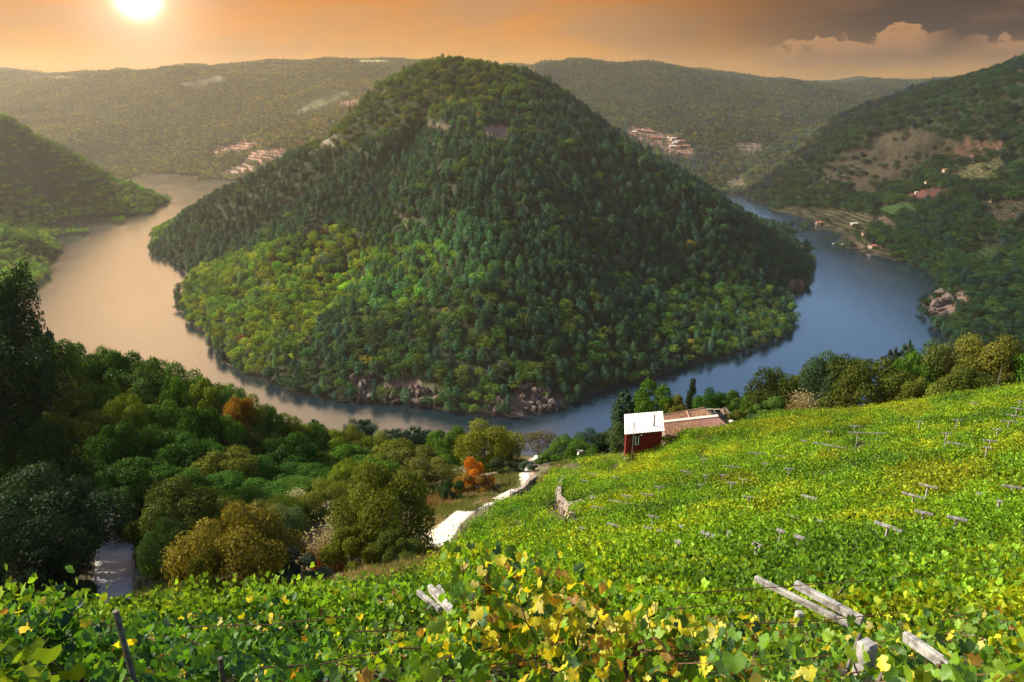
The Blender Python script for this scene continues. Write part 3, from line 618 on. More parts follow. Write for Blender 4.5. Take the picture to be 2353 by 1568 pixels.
TREES = [
 # silhouettes against the river, from the left
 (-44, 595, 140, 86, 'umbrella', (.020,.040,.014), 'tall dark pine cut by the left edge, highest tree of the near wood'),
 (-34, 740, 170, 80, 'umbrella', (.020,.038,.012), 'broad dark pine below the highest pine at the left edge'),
 (77, 728, 24, 138, 'pine', BG, 'young thin pine beside the dark pines, taller of two against the water'),
 (107, 748, 22, 136, 'pine', BG, 'young thin pine, shorter of the two against the left water'),
 (112, 770, 80, 128, 'dome', G_, 'green tree just right of the two thin pines'),
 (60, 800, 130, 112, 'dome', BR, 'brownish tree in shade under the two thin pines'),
 (165, 790, 105, 140, 'dome', GRN, 'green tree whose top notches the water left of the treeline bump'),
 (235, 793, 95, 142, 'dome', G_, 'dark green rounded tree standing highest on the middle of the left treeline'),
 (285, 800, 95, 140, 'broad', DG, 'dark upright tree on the left treeline above the brown water'),
 (335, 818, 90, 138, 'dome', GRN, 'green tree on the treeline right of the dark upright one'),
 (385, 832, 85, 136, 'broad', G_, 'green tree on the descending treeline above the sandy coloured water'),
 (430, 852, 90, 134, 'dome', G_, 'mid green tree halfway down the sloping treeline'),
 (475, 868, 85, 132, 'dome', YG, 'olive green tree left of the bright light green one on the treeline'),
 (522, 880, 70, 132, 'dome', (.10,.19,.03), 'bright light green tree on the sloping treeline'),
 (560, 905, 80, 128, 'dome', OL, 'olive tree right of the bright light green one'),
 (545, 908, 62, 124, 'dome', (.24,.12,.012), 'orange autumn tree among green ones on the treeline'),
 (610, 928, 80, 130, 'dome', G_, 'green tree just right of the orange patch on the treeline'),
 (655, 950, 85, 130, 'dome', YG, 'yellow green tree low on the sloping treeline'),
 (705, 972, 85, 132, 'dome', GRN, 'green tree where the treeline meets the pale water'),
 (755, 985, 90, 132, 'dome', YG, 'yellow green tree against the dark water'),
 (800, 978, 75, 136, 'dome', OL, 'olive gold tree against the dark water'),
 (722, 962, 38, 142, 'pine', BG, 'small pine top at the end of the pale water'),
 (828, 963, 60, 146, 'umbrella', BG, 'bushy pine top against the black water'),
 (865, 993, 80, 134, 'dome', YG, 'pale yellow green tree right of the bushy pine top'),
 (905, 985, 46, 140, 'umbrella', BG, 'small pine, left one of three on the middle treeline'),
 (948, 980, 42, 142, 'umbrella', BG, 'small pine, middle one of three on the middle treeline'),
 (975, 990, 46, 144, 'umbrella', BG, 'small pine, right one of three on the middle treeline'),
 (1010, 992, 80, 134, 'dome', G_, 'green tree left of the big yellow green tree'),
 (1045, 972, 72, 128, 'broad', GRN, 'tall fresh green tree touching the big yellow green tree'),
 (1112, 972, 140, 116, 'dome', (.15,.165,.014), 'big yellow green tree beside the upper bend of the white track'),
 (1150, 1000, 66, 118, 'dome', (.17,.18,.03), 'pale crown on the right of the big yellow green tree'),
 (1090, 1052, 70, 92, 'shrub', (.50,.17,.014), 'bright orange autumn tree beside the white track'),
 (1085, 1090, 80, 90, 'shrub', (.20,.12,.016), 'rusty olive bush under the bright orange tree'),
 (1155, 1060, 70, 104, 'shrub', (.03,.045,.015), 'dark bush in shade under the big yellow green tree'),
 (1238, 985, 96, 122, 'wispy', (.10,.085,.035), 'thin brown half bare tree above the upper white track'),
 (1262, 1042, 56, 108, 'shrub', G_, 'dark green bush right of the upper white track'),
 (1215, 1082, 36, 103, 'shrub', (.09,.12,.075), 'round grey green olive bush standing on the white track'),
 (1300, 1002, 75, 118, 'dome', GRN, 'fresh green bush between the half bare tree and the house'),
 (1355, 988, 70, 122, 'dome', BG, 'blue green bush left of the red house near the water'),
 (1405, 985, 60, 122, 'dome', (.06,.10,.035), 'grey green bush at the corner of the red house'),
 (1340, 1015, 90, 110, 'shrub', G_, 'green bush in front of the blue green one near the house'),
 (1438, 893, 52, 118, 'pine', BG, 'pointed blue green tree behind the red house'),
 (1460, 925, 36, 117, 'pine', (.045,.06,.045), 'dusky pointed tree right beside the blue green one behind the house'),
 (1430, 965, 60, 112, 'shrub', (.07,.11,.035), 'light green bush against the left wall of the red house'),
 (1512, 872, 100, 117, 'broad', G_, 'full dark green tree behind the white roof'),
 (1552, 908, 56, 114, 'shrub', (.11,.11,.02), 'yellowish bush right of the full tree behind the white roof'),
 (1593, 868, 19, 124, 'column', (.028,.048,.014), 'slim dark cypress standing against the river'),
 (1636, 893, 66, 120, 'dome', DG, 'dark round tree right of the cypress'),
 (1682, 893, 70, 120, 'dome', GRN, 'fresh green tree between the cypress and the big dark tree'),
 (1725, 912, 80, 112, 'shrub', G_, 'green bush above the ruined roof end'),
 (1788, 842, 118, 112, 'dome', (.05,.075,.012), 'big dark walnut like tree right of the tiled roofs'),
 (1770, 915, 80, 106, 'shrub', GRN, 'light green bush under the big dark tree'),
 (1858, 848, 80, 116, 'dome', OL, 'olive tree behind the beige reeds'),
 (1905, 805, 105, 110, 'dome', (.055,.10,.04), 'tall blue green tree right of the beige reeds'),
 (1960, 818, 80, 116, 'dome', G_, 'green tree behind the dark olive tree'),
 (2012, 818, 165, 104, 'dome', OD, 'wide dark olive tree in the middle of the right hand belt'),
 (2092, 778, 42, 128, 'pine', BG, 'grey green conifer sticking up behind the right hand belt'),
 (2060, 795, 46, 126, 'pine', (.04,.055,.04), 'small dusky conifer left of the grey green one'),
 (2110, 805, 110, 112, 'dome', G_, 'green tree below the conifers in the right hand belt'),
 (2165, 785, 115, 112, 'dome', (.08,.13,.035), 'light green tree right of the conifers'),
 (2140, 868, 85, 98, 'shrub', (.10,.12,.018), 'yellow green bush at the foot of the right hand belt'),
 (2215, 772, 110, 110, 'dome', (.10,.12,.025), 'olive green tree left of the golden topped one'),
 (2280, 765, 130, 106, 'dome', (.15,.15,.022), 'golden topped tree near the right edge'),
 (2245, 845, 120, 98, 'dome', OD, 'dark olive bush under the golden topped tree'),
 (2348, 785, 110, 106, 'dome', DG, 'dark green tree cut by the right edge'),
 (2325, 855, 60, 98, 'shrub', BR, 'brown dry bush near the right edge above the vines'),
 (2420, 780, 130, 102, 'dome', G_, 'green tree just past the right edge'),
 (1745, 950, 54, 100, 'shrub', BG, 'small blue green bush at the vineyard edge right of the tank'),
 (1700, 945, 60, 102, 'shrub', BR, 'brown thicket beside the ruined roof'),
 (1810, 940, 50, 101, 'shrub', G_, 'low green bush left of the reeds'),
 # front bushes round the asphalt road and the grass bank
 (530, 1168, 235, 47, 'dome', (.150,.125,.016), 'large ochre olive bush in front of the dark wood'),
 (602, 1158, 125, 72, 'dome', (.115,.150,.045), 'pale green bush behind the large ochre olive one'),
 (395, 1105, 190, 68, 'dome', OD, 'wide dark olive tree right of the asphalt road'),
 (375, 1195, 115, 54, 'dome', (.030,.060,.014), 'dark green tree hanging over the asphalt road'),
 (690, 1270, 110, 46, 'shrub', (.05,.065,.035), 'low grey green bush at the top of the grass bank'),
 (450, 1270, 120, 44, 'shrub', OL, 'low olive bush left of the large ochre one'),
 (868, 1062, 215, 56, 'dome', (.105,.125,.014), 'large olive tree with yellow leaves left of the white track'),
 (800, 1215, 130, 50, 'shrub', OL, 'low olive bush filling the shade under the large tree'),
 (905, 1235, 110, 48, 'shrub', (.07,.10,.014), 'low green bush under the right side of the large tree'),
 (955, 1060, 110, 92, 'shrub', (.13,.135,.03), 'light olive bush behind the large tree by the track'),
 (1000, 1060, 110, 94, 'dome', (.15,.155,.03), 'pale yellow green bush left of the orange tree'),
 (1036, 1100, 56, 86, 'shrub', (.028,.055,.015), 'narrow dark green bush between pale bush and orange tree'),
 (800, 1058, 100, 96, 'dome', YG, 'yellow green tree behind the large olive tree'),
 (745, 1110, 120, 84, 'dome', OL, 'olive tree left of the large one by the track'),
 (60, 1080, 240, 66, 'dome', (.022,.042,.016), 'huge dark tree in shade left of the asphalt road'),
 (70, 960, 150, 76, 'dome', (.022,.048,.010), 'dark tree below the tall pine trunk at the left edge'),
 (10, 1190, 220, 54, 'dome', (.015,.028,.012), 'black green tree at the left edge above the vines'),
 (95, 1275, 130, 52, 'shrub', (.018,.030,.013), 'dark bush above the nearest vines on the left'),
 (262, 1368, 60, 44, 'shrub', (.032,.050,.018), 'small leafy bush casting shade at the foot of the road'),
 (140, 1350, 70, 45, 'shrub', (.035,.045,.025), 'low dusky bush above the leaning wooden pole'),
 (640, 1340, 90, 50, 'shrub', OL, 'low weedy olive bush above the near vines'),
]
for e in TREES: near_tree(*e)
# the closed wood between them: tops of the rows behind one another
ROWS = [(136, [(0,830),(80,835),(180,840),(260,850),(340,870),(420,895),(500,925),(580,955),(650,985),(720,1010),(800,1010),(870,1015),(940,1020),(1010,1030)], 74, 96),
        (122, [(0,850),(100,852),(180,872),(260,882),(340,905),(420,935),(500,955),(580,980),(650,1005),(720,1035),(800,1028),(870,1035),(940,1042),(1010,1050)], 72, 98),
        (106, [(0,930),(80,950),(170,962),(260,975),(350,995),(440,1015),(530,1035),(620,1055),(700,1080),(780,1070),(860,1075)], 84, 110),
        (92, [(0,1010),(110,1035),(200,1060),(300,1070),(400,1080),(500,1100),(600,1110),(690,1130),(760,1150)], 96, 120),
        (78, [(-10,1060),(120,1090),(420,1130),(520,1120),(640,1150),(720,1170),(700,1230)], 90, 130)]
WC = [(G_, 'green', 4), (DG, 'dark green', 4), (OL, 'olive', 3), (YG, 'yellow green', 2), (BR, 'brownish', 1)]
flatc = [c for c in WC for _ in range(c[2])]
for Y0, line, step_, wd in ROWS:
    xs = np.arange(line[0][0], line[-1][0]+1, step_)
    for x in xs:
        x = x + RNG.uniform(-15, 15); ty = np.interp(x, [a for a, b in line], [b for a, b in line]) + RNG.uniform(-14, 14)
        if Y0 < 80 and 195 < x < 320: continue
        cc, cn_, _ = flatc[int(RNG.integers(0, len(flatc)))]
        rowp = {136: 'right behind the front of the treeline', 122: 'just behind the treeline above the water', 106: 'in the middle of the dense wood', 92: 'in the lower part of the dense wood', 78: 'above the asphalt road and the big bushes'}[Y0]
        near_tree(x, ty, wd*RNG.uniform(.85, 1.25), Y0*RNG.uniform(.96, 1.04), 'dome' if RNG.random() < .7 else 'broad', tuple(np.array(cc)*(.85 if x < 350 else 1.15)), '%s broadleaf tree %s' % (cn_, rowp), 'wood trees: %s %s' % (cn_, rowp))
# ------------------------------------------------------------------ vineyard
VY = [(1052,1248),(1102,1184),(1160,1145),(1200,1140),(1245,1105),(1280,1068),(1335,1052),(1450,1036),(1500,1012),(1560,988),(1680,975),(1700,968),(1760,952),(1850,942),(2000,922),(2100,907),(2200,897),(2353,878),(2620,850),(2620,1900),(-400,1900),(-400,1330),(0,1372),(170,1412),(215,1430),(350,1402),(420,1385),(640,1368),(760,1352),(880,1340),(960,1330),(1000,1290)]
VHOLES = [[(1250,1165),(1262,1140),(1288,1112),(1302,1112),(1312,1150),(1335,1172),(1372,1178),(1350,1192),(1300,1200),(1262,1190)], [(1935,1018),(1985,1000),(2005,1022),(1950,1042)], [(2180,1012),(2230,1015),(2225,1030),(2185,1025)], [(1895,1180),(1925,1178),(1925,1190),(1900,1190)]]
def canopy(x, y):
    return H(x, y) + 1.62 + .8*fnoise(x, y, 2.6, 3, 91) + .5*np.clip((np.asarray(y)-14)/15, 0, 1)*fnoise(x, y, 4.5, 2, 93) + .25*fnoise(x, y, .8, 2, 92)
M['vine_far'] = leafmat('vine_far', 'INSTANCER', transl=.45, gloss=.15, yellow=.3, var=.68)
M['vine_leaf'] = leafmat('vine_leaf', 'OBJECT', transl=.45, gloss=.35, var=.28)
M['vine_mass'] = leafmat('vine_mass', 'GEOMETRY', transl=.45, gloss=.35, var=.28)
M['cane'] = simple('cane', (.16, .075, .035), .7, .5, 30)
M['old_wood'] = simple('old_wood', (.085, .065, .05), .9, .5, 12, bump=.5)
def leaf_shape(seed, lobes=True):
    """one vine leaf of unit width in the xy plane, stalk at the origin, tip to -y"""
    rng = np.random.default_rng(seed)
    if lobes:
        ang = np.array([90, 62, 40, 15, -5, -28, -48, -66, -90, -114, -132, -152, -175, -195, -220, -242])
        rad = np.array([.06, .36, .47, .46, .55, .47, .54, .49, .60, .49, .54, .47, .55, .46, .47, .36])*rng.uniform(.9, 1.1, 16)
    else:
        ang = np.array([90, 30, -20, -60, -90, -120, -160, -210]); rad = np.array([.1, .45, .5, .5, .6, .5, .5, .45])*rng.uniform(.85, 1.15, 8)
    a = np.radians(ang); x = rad*np.cos(a); y = rad*np.sin(a) - .12
    fold = rng.uniform(.1, .45); cup = rng.uniform(-.5, .35)
    z = fold*np.abs(x) + cup*(x*x + y*y) + rng.normal(0, .025, len(x))
    k = len(x)
    if lobes:
        xi, yi = x*.55, y*.55 - .04; zi = fold*.75*np.abs(xi) + cup*.6*(xi*xi + yi*yi); z = z - .12*rng.uniform(0, 1.6, k)*rad
        V = np.vstack([[0, -.08, 0], np.stack([xi, yi, zi], 1), np.stack([x, y, z], 1)])
        F = [[0, 1+i, 1+(i+1) % k] for i in range(k)]
        for i in range(k): j = (i+1) % k; F += [[1+i, 1+k+i, 1+k+j], [1+i, 1+k+j, 1+j]]
        a_ = np.where(np.arange(k) % 2 == 0, .64, .40); v = np.concatenate([[.68], a_, a_*.85 + .05])
        return V, np.array(F), v
    V = np.vstack([[0, -.08, 0], np.stack([x, y, z], 1)])
    F = np.array([[0, 1+i, 1+(i+1) % k] for i in range(k)])
    v = np.full(k+1, .5)
    return V, F, v
def leaf_frames(n, rng):
    """random hanging orientations: columns x, y (towards the stalk), z (normal)"""
    a = rng.uniform(0, 2*PI, n); up = rng.uniform(-.1, 1.25, n)
    N = np.stack([np.cos(a), np.sin(a), up], 1); N /= np.linalg.norm(N, axis=1)[:, None]
    D = np.tile([0, 0, -1.0], (n, 1)) + rng.normal(0, .35, (n, 3)); D -= (D*N).sum(1)[:, None]*N; D /= np.linalg.norm(D, axis=1)[:, None]
    Yv = -D; Xv = np.cross(Yv, N); return np.stack([Xv, Yv, N], 2)
def leaf_mass(pos, size, fr, shapes, rng, v_leaf=None):
    Vs = []; Fs = []; vs_ = []; o = 0; pick = rng.integers(0, len(shapes), len(pos))
    for s_i, (V, F, v) in enumerate(shapes):
        k = np.where(pick == s_i)[0]
        if not len(k): continue
        W3 = np.einsum('nij,vj->nvi', fr[k], V)*size[k][:, None, None] + pos[k][:, None, :]
        Vs.append(W3.reshape(-1, 3)); Fs.append((F[None] + (np.arange(len(k))*len(V))[:, None, None]).reshape(-1, 3) + o); o += len(k)*len(V)
        vl = np.zeros(len(k)) if v_leaf is None else v_leaf[k]; vs_.append(np.clip((v[None] - .5) + vl[:, None], 0, 1).ravel())
    return np.vstack(Vs), np.vstack(Fs), np.concatenate(vs_), pick
def clump(seed, nleaf, size, shapes, spread=.62, up=.0):
    rng = np.random.default_rng(seed); pos = np.stack([rng.normal(0, spread*.55, nleaf), rng.normal(0, spread*.55, nleaf), -np.abs(rng.normal(0, .2, nleaf))], 1)
    m_ = rng.random(nleaf) < .12; pos[m_, 2] += rng.uniform(.05, .38, m_.sum())
    vl = rng.random(nleaf)
    V, F, v, _ = leaf_mass(pos, size*rng.uniform(.6, 1.25, nleaf), leaf_frames(nleaf, rng), shapes, rng, vl)
    return mesh_np('vine_clump', V, F, [M['vine_far']], attrs={'v': ('POINT', 'FLOAT', v)})
sh_big = [leaf_shape(i) for i in range(5)]; sh_small = [leaf_shape(i, False) for i in range(4)]
q0 = (np.array([[0, 0, 0], [.5, -.35, .12], [0, -1.0, .0], [-.5, -.35, .12]]), np.array([[0, 1, 2], [0, 2, 3]]), np.array([.5, .5, .5, .5]))
cl = template_collection('vinefar', [clump(i, 78, .125, sh_small) for i in range(6)] + [clump(20+i, 84, .145, [q0]) for i in range(6)])
Yn = 9.0
def vine_points(y0, y1, s):
    X, Y = np.meshgrid(np.arange(-y1*1.05-4, y1*1.05+8, s), np.arange(y0*.5, y1, s)); X = X.ravel() + RNG.uniform(-.5, .5, X.size)*s; Y = Y.ravel() + RNG.uniform(-.5, .5, Y.size)*s
    k = (Y >= y0) & (Y < y1) & (X > -1.05*Y - 4) & (X < 1.05*Y + 4); return X[k], Y[k]
nX, nY = vine_points(1.5, Yn, .42); nk = (np.abs(nX) > .9*nY + .3); vp = [(nX[nk], nY[nk]), vine_points(Yn, 34, .42), vine_points(34, 112, .62)]
X = np.concatenate([a for a, b in vp]); Y = np.concatenate([b for a, b in vp]); Z = canopy(X, Y)
qx, qy, qd = proj(X, Y, Z); qx /= K; qy /= K
k = pip(VY, np.clip(qx, -390, 2610), np.clip(qy, 0, 1850)); k &= ~((qx < 1000) & (Y > 34))
for hpoly in VHOLES: k &= ~pip(hpoly, qx, qy)
gap = (fnoise(X, Y, 4, 3, 44) < -.20) | (fnoise(X, Y, 2.1, 2, 45) < -.20); k &= ~(gap & (RNG.random(len(X)) < .92))
tl_ = np.mod(Z + 1.6*fnoise(X, Y, 14, 2, 48), 3.4)/3.4; k &= ~((tl_ < .13) & (Y > 16) & (RNG.random(len(X)) < .75))
# lower left part near the track: single bushes on stakes with bare soil between
bushy = pip([(1035,1240),(1090,1178),(1245,1105),(1330,1055),(1340,1110),(1260,1150),(1280,1200),(1240,1240),(1100,1260)], qx, qy)
k &= ~(bushy & (fnoise(X, Y, 2.2, 2, 47) < -.12))
X, Y, Z, qx, qy, bushy = X[k], Y[k], Z[k], qx[k], qy[k], bushy[k]; n = len(X)
base_c = np.array([.140, .275, .016]); tn = np.ones((n, 4)); tn[:, :3] = base_c
pw = fnoise(X, Y, 9, 3, 61); ps = fnoise(X, Y, 3, 2, 62)
yl = np.clip((.7*pw + .9*ps + .4*(RNG.random(n)-.5) - .02)*4, 0, 1)[:, None]; dk = np.clip((-pw - .3*ps - .08)*4, 0, 1)[:, None]
tn[:, :3] = tn[:, :3]*(1-yl) + np.array([.30, .36, .018])*yl; tn[:, :3] = tn[:, :3]*(1-dk) + np.array([.075, .165, .018])*dk
for cx_, cy_, rx_, ry_ in ((1912,1047,26,14),(1700,1100,60,16),(2150,1090,110,40),(2100,940,60,14),(1760,1170,50,20)):
    mk = ((qx-cx_)/rx_)**2 + ((qy-cy_)/ry_)**2 < 1; tn[mk, :3] = tn[mk, :3]*.6 + np.array([.30, .26, .015])*.4
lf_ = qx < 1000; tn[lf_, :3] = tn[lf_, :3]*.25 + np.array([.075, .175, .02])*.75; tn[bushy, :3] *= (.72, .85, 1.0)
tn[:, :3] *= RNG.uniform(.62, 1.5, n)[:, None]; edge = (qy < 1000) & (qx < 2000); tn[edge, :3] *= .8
ti = np.where(Y < 34, RNG.integers(0, 6, n), RNG.integers(6, 12, n)); rot = np.zeros((n, 3)); rot[:, 2] = RNG.uniform(0, 2*PI, n)
sc = RNG.uniform(.85, 1.25, (n, 1))*np.array([[1, 1, 1.0]]); sc[Y > 34, 2] *= 1.2
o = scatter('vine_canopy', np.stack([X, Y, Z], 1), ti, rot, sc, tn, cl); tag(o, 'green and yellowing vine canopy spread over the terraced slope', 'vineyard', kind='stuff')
print('vine clumps', n)
soil_under = None

# ---- nearest vines: every larger leaf is a piece of its own
def tube(points, rad, k=5):
    Vs = []; Fs = []; o = 0
    for i in range(len(points)-1):
        r0 = rad*(1 - .5*i/len(points)); V, F = frustum(points[i], points[i+1], r0, rad*(1 - .5*(i+1)/len(points)), k); Vs.append(V); Fs.append(F+o); o += len(V)
    return np.vstack(Vs), np.vstack(Fs)
leaf_meshes = [mesh_np('leaf', V, F, [M['vine_leaf']], smooth=True, attrs={'v': ('POINT', 'FLOAT', v)}) for V, F, v in sh_big]
LG = [(.110,.230,.016), (.14,.27,.018), (.07,.155,.018), (.19,.31,.02), (.045,.105,.024)]
LY = [(.42,.40,.02), (.55,.48,.03), (.50,.45,.04), (.30,.17,.03), (.50,.44,.12)]
cells = {}
area_n = 8600
yy = np.sqrt(RNG.uniform(2.1**2, (Yn+1.2)**2, area_n)); xx = RNG.uniform(-.86, .88, area_n)*yy
zz = canopy(xx, yy) - np.abs(RNG.normal(0, .22, area_n)) + np.where(RNG.random(area_n) < .10, RNG.uniform(.05, .3, area_n), 0)
LP = [np.stack([xx, yy, zz], 1)]; LS = [RNG.uniform(.075, .155, area_n)]; CANES = []
SHOOTS = [(1060,1262,5.6),(1100,1250,5.4),(1150,1258,5.3),(1190,1275,5.2),(1275,1262,5.3),(1270,1300,4.9),(1125,1300,5.0),(1215,1320,4.8),(1330,1330,4.9),(1400,1350,4.8),(1180,1350,4.5),(1480,1390,4.6),(1050,1330,5.0),(1090,1340,4.6),(1300,1385,4.3),(1560,1430,4.5),(1380,1420,4.2),
          (60,1385,5.6),(110,1362,5.5),(135,1372,5.4),(20,1395,5.6),(85,1420,5.2),(0,1420,5.0),(650,1362,8.6),(560,1392,8),(440,1398,8.2),(900,1352,9),(1700,1420,6.5),(1850,1440,5.8),(2080,1420,6),(2250,1400,6.2),(2300,1480,4.6),(1640,1480,4.6)]
for sx_, sy_, sY in SHOOTS:
    top = P(sx_*K, sy_*K, sY); base_ = np.array([top[0] + RNG.normal(0, .12), top[1] + RNG.normal(0, .15), 0]); base_[2] = float(canopy(np.array([base_[0]]), np.array([base_[1]]))[0]) - .1
    if top[2] < base_[2] + .12: top[2] = base_[2] + .22
    Ls = top - base_; m1 = base_ + Ls*.5 + RNG.normal(0, .04, 3); CANES.append([base_, m1, base_ + Ls*.86])
    nl = int(max(14, np.linalg.norm(Ls)/.016)); u_ = RNG.uniform(.05, 1.0, nl)[:, None]; ps_ = base_ + Ls*u_ + RNG.normal(0, .055, (nl, 3)); ps_[:, :2] += RNG.normal(0, .09, (nl, 2)); LP.append(ps_); LS.append(RNG.uniform(.08, .15, nl)*(1.1 - .35*u_[:, 0]))
LP = np.vstack(LP); LS = np.concatenate(LS); nL = len(LP)
lx, ly, ld = proj(LP[:, 0], LP[:, 1], LP[:, 2]); ok = pip(VY, np.where(ly/K > 1560, 1200, lx/K), np.minimum(ly/K, 1560)) | (np.arange(nL) >= area_n)
ok &= ~((lx > 846) & (lx < 886) & (ly > 640) & (ld < 5.2))
LP, LS, lx, ly, ld = LP[ok], LS[ok], lx[ok], ly[ok], ld[ok]; nL = len(LP)
FR = leaf_frames(nL, RNG)
# which leaves have turned: more of them in the middle of the foreground
turn = .05 + .50*np.exp(-(((lx/K - 1330)/260)**2 + ((ly/K - 1420)/130)**2)) + .18*np.clip((fnoise(LP[:, 0], LP[:, 1], 1.2, 2, 70) - .12)*5, 0, 1) + .10*(lx > 480)
ty_ = RNG.random(nL) < turn
LC = np.where(ty_[:, None], np.array(LY)[RNG.integers(0, 5, nL)], np.array(LG)[RNG.integers(0, 5, nL)])*RNG.uniform(.75, 1.25, nL)[:, None]
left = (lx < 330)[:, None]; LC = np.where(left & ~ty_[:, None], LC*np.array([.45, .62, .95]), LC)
cell_w = 2.5
cx_i = np.floor(LP[:, 0]/cell_w).astype(int); cy_i = np.where(LP[:, 1] < 3.6, 0, np.where(LP[:, 1] < 5.6, 1, np.where(LP[:, 1] < 7.8, 2, 3)))
top_h = LP[:, 2] - canopy(LP[:, 0], LP[:, 1])
vis_score = LS/ld*(np.clip(top_h + .30, .02, 1))*((lx > -10) & (lx < 1034) & (ly < 690))
n_leafobj = 0
ROWN = ['in the nearest row at the bottom', 'in the second row from the bottom', 'in the third row from the bottom', 'in the fourth row from the bottom']
cellkeys = sorted(set(zip(cx_i, cy_i)), key=lambda c: (c[1], c[0])); PER = 165
for (ci_, cj_) in cellkeys:
    k = np.where((cx_i == ci_) & (cy_i == cj_))[0]
    if len(k) < 15: continue
    gx_, gy_ = LP[k, 0].mean(), LP[k, 1].mean(); gz_ = H1(gx_, gy_)
    cxp = float(np.median(lx[k])); yf = ty_[k].mean()
    if not ((lx[k] > 0) & (lx[k] < 1024) & (ly[k] < 682)).any(): kind_ = None
    side_ = 'at the left edge' if cxp < 110 else 'below the asphalt road' if cxp < 230 else 'below the ochre bush' if cxp < 330 else 'below the grass bank' if cxp < 440 else 'left of the yellow leaves' if cxp < 520 else 'among the yellow leaves' if cxp < 640 else 'right of the yellow leaves' if cxp < 740 else 'by the slim concrete post' if cxp < 830 else 'round the thick concrete post' if cxp < 930 else 'at the right edge'
    root = empty('grapevine', (gx_, gy_, gz_)); tag(root, '%s vine %s, %s' % ('yellowing' if yf > .3 else 'green', ROWN[cj_], side_), 'grapevine', 'grapevines in the foreground rows')
    # trunk and canes
    Vs, Fs, o_ = [], [], 0; hC = float(canopy(np.array([gx_]), np.array([gy_]))[0]) - gz_
    V, F = tube([(0, 0, -.1), (.05, .03, hC*.35), (-.04, .05, hC*.7), (.02, 0, hC-.25)], .035, 6); obj('trunk', mesh_np('trunk', V, F, [M['old_wood']]), root)
    for c_ in range(7):
        a_ = RNG.uniform(0, 2*PI); L_ = RNG.uniform(.7, 1.5); p = [(0.02, 0, hC-.28)]
        for s_ in range(1, 5): xw, yw = L_*s_/4*math.cos(a_ + .12*s_), L_*s_/4*math.sin(a_ + .12*s_)*.8; p.append((xw, yw, float(canopy(np.array([gx_+xw]), np.array([gy_+yw]))[0]) - gz_ - .10 + RNG.normal(0, .05)))
        V, F = tube(p, .0085, 5); Vs.append(V); Fs.append(F+o_); o_ += len(V)
    for c_ in CANES:
        b_ = c_[0]
        if int(math.floor(b_[0]/cell_w)) == ci_ and (0 if b_[1] < 3.6 else 1 if b_[1] < 5.6 else 2 if b_[1] < 7.8 else 3) == cj_:
            V, F = tube([q_ - [gx_, gy_, gz_] for q_ in c_], .007, 5); Vs.append(V); Fs.append(F+o_); o_ += len(V)
    tag(obj('canes', mesh_np('canes', np.vstack(Vs), np.vstack(Fs), [M['cane']]), root), kind='stuff')
    sc_ = vis_score[k]; big = k[np.argsort(-sc_)[:PER]] if sc_.max() > 0 else k[:0]; big = big[vis_score[big] > 0]
    rest = np.setdiff1d(k, big)
    for q in big:
        lf = bpy.data.objects.new('leaf', leaf_meshes[int(RNG.integers(0, 5))]); COL.objects.link(lf); lf.parent = root
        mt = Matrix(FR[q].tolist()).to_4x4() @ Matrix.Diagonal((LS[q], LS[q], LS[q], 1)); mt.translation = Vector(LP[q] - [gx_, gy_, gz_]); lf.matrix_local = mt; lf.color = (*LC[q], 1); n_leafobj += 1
    if len(rest):
        V, F, v, pick = leaf_mass(LP[rest] - [gx_, gy_, gz_], LS[rest], FR[rest], sh_big, RNG)
        # leaf colours follow the order in which leaf_mass wrote them
        oi = np.concatenate([np.repeat(np.where(pick == s_)[0], len(sh_big[s_][0])) for s_ in range(5)])
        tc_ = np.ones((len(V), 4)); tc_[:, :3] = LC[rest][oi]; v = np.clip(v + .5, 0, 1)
        tag(obj('foliage', mesh_np('foliage', V, F, [M['vine_mass']], attrs={'v': ('POINT', 'FLOAT', v), 'tint': ('POINT', 'FLOAT_COLOR', tc_)}), root), kind='stuff')
print('leaf objects', n_leafobj, 'of', nL)

# ---- trellis: paired concrete beams on posts, posts, poles, wires
M['concrete'] = simple('concrete', (.40, .38, .35), .9, 0, 9, col2=(.17, .155, .14), bump=.7)
M['wire'] = simple('rusty_wire', (.13, .055, .03), .6, .4, 20)
M['pole'] = simple('grey_pole', (.17, .14, .115), .85, .5, 14, bump=.5)
def box_np(sx, sy, sz, bev=0.0):
    bm = bmesh.new(); bmesh.ops.create_cube(bm, size=1); bmesh.ops.scale(bm, vec=(sx, sy, sz), verts=bm.verts)
    if bev: bmesh.ops.bevel(bm, geom=bm.edges[:], offset=bev, segments=1, affect='EDGES')
    return bm
def bm_mesh(name, bm, mats):
    me = bpy.data.meshes.new(name); bm.to_mesh(me); bm.free()
    for m_ in mats: me.materials.append(m_)
    return me
beam_me = bm_mesh('beam', box_np(1, .07, .10, .012), [M['concrete']]); post_me = bm_mesh('post', box_np(.11, .11, 1, .015), [M['concrete']])
def put_beam(parent, a, b, w_=1.0):
    a = Vector(a); b = Vector(b); dd_ = b - a; o = obj('beam', beam_me, parent); o.location = (a+b)/2 - parent.location
    o.rotation_euler = (0, -math.atan2(dd_.z, math.hypot(dd_.x, dd_.y)), math.atan2(dd_.y, dd_.x)); o.scale = (dd_.length, w_, w_); return o
def z1(t, s, ox, oy): return [tuple((v/s + (ox if i % 2 == 0 else oy))/4 for i, v in enumerate(e)) for e in t]
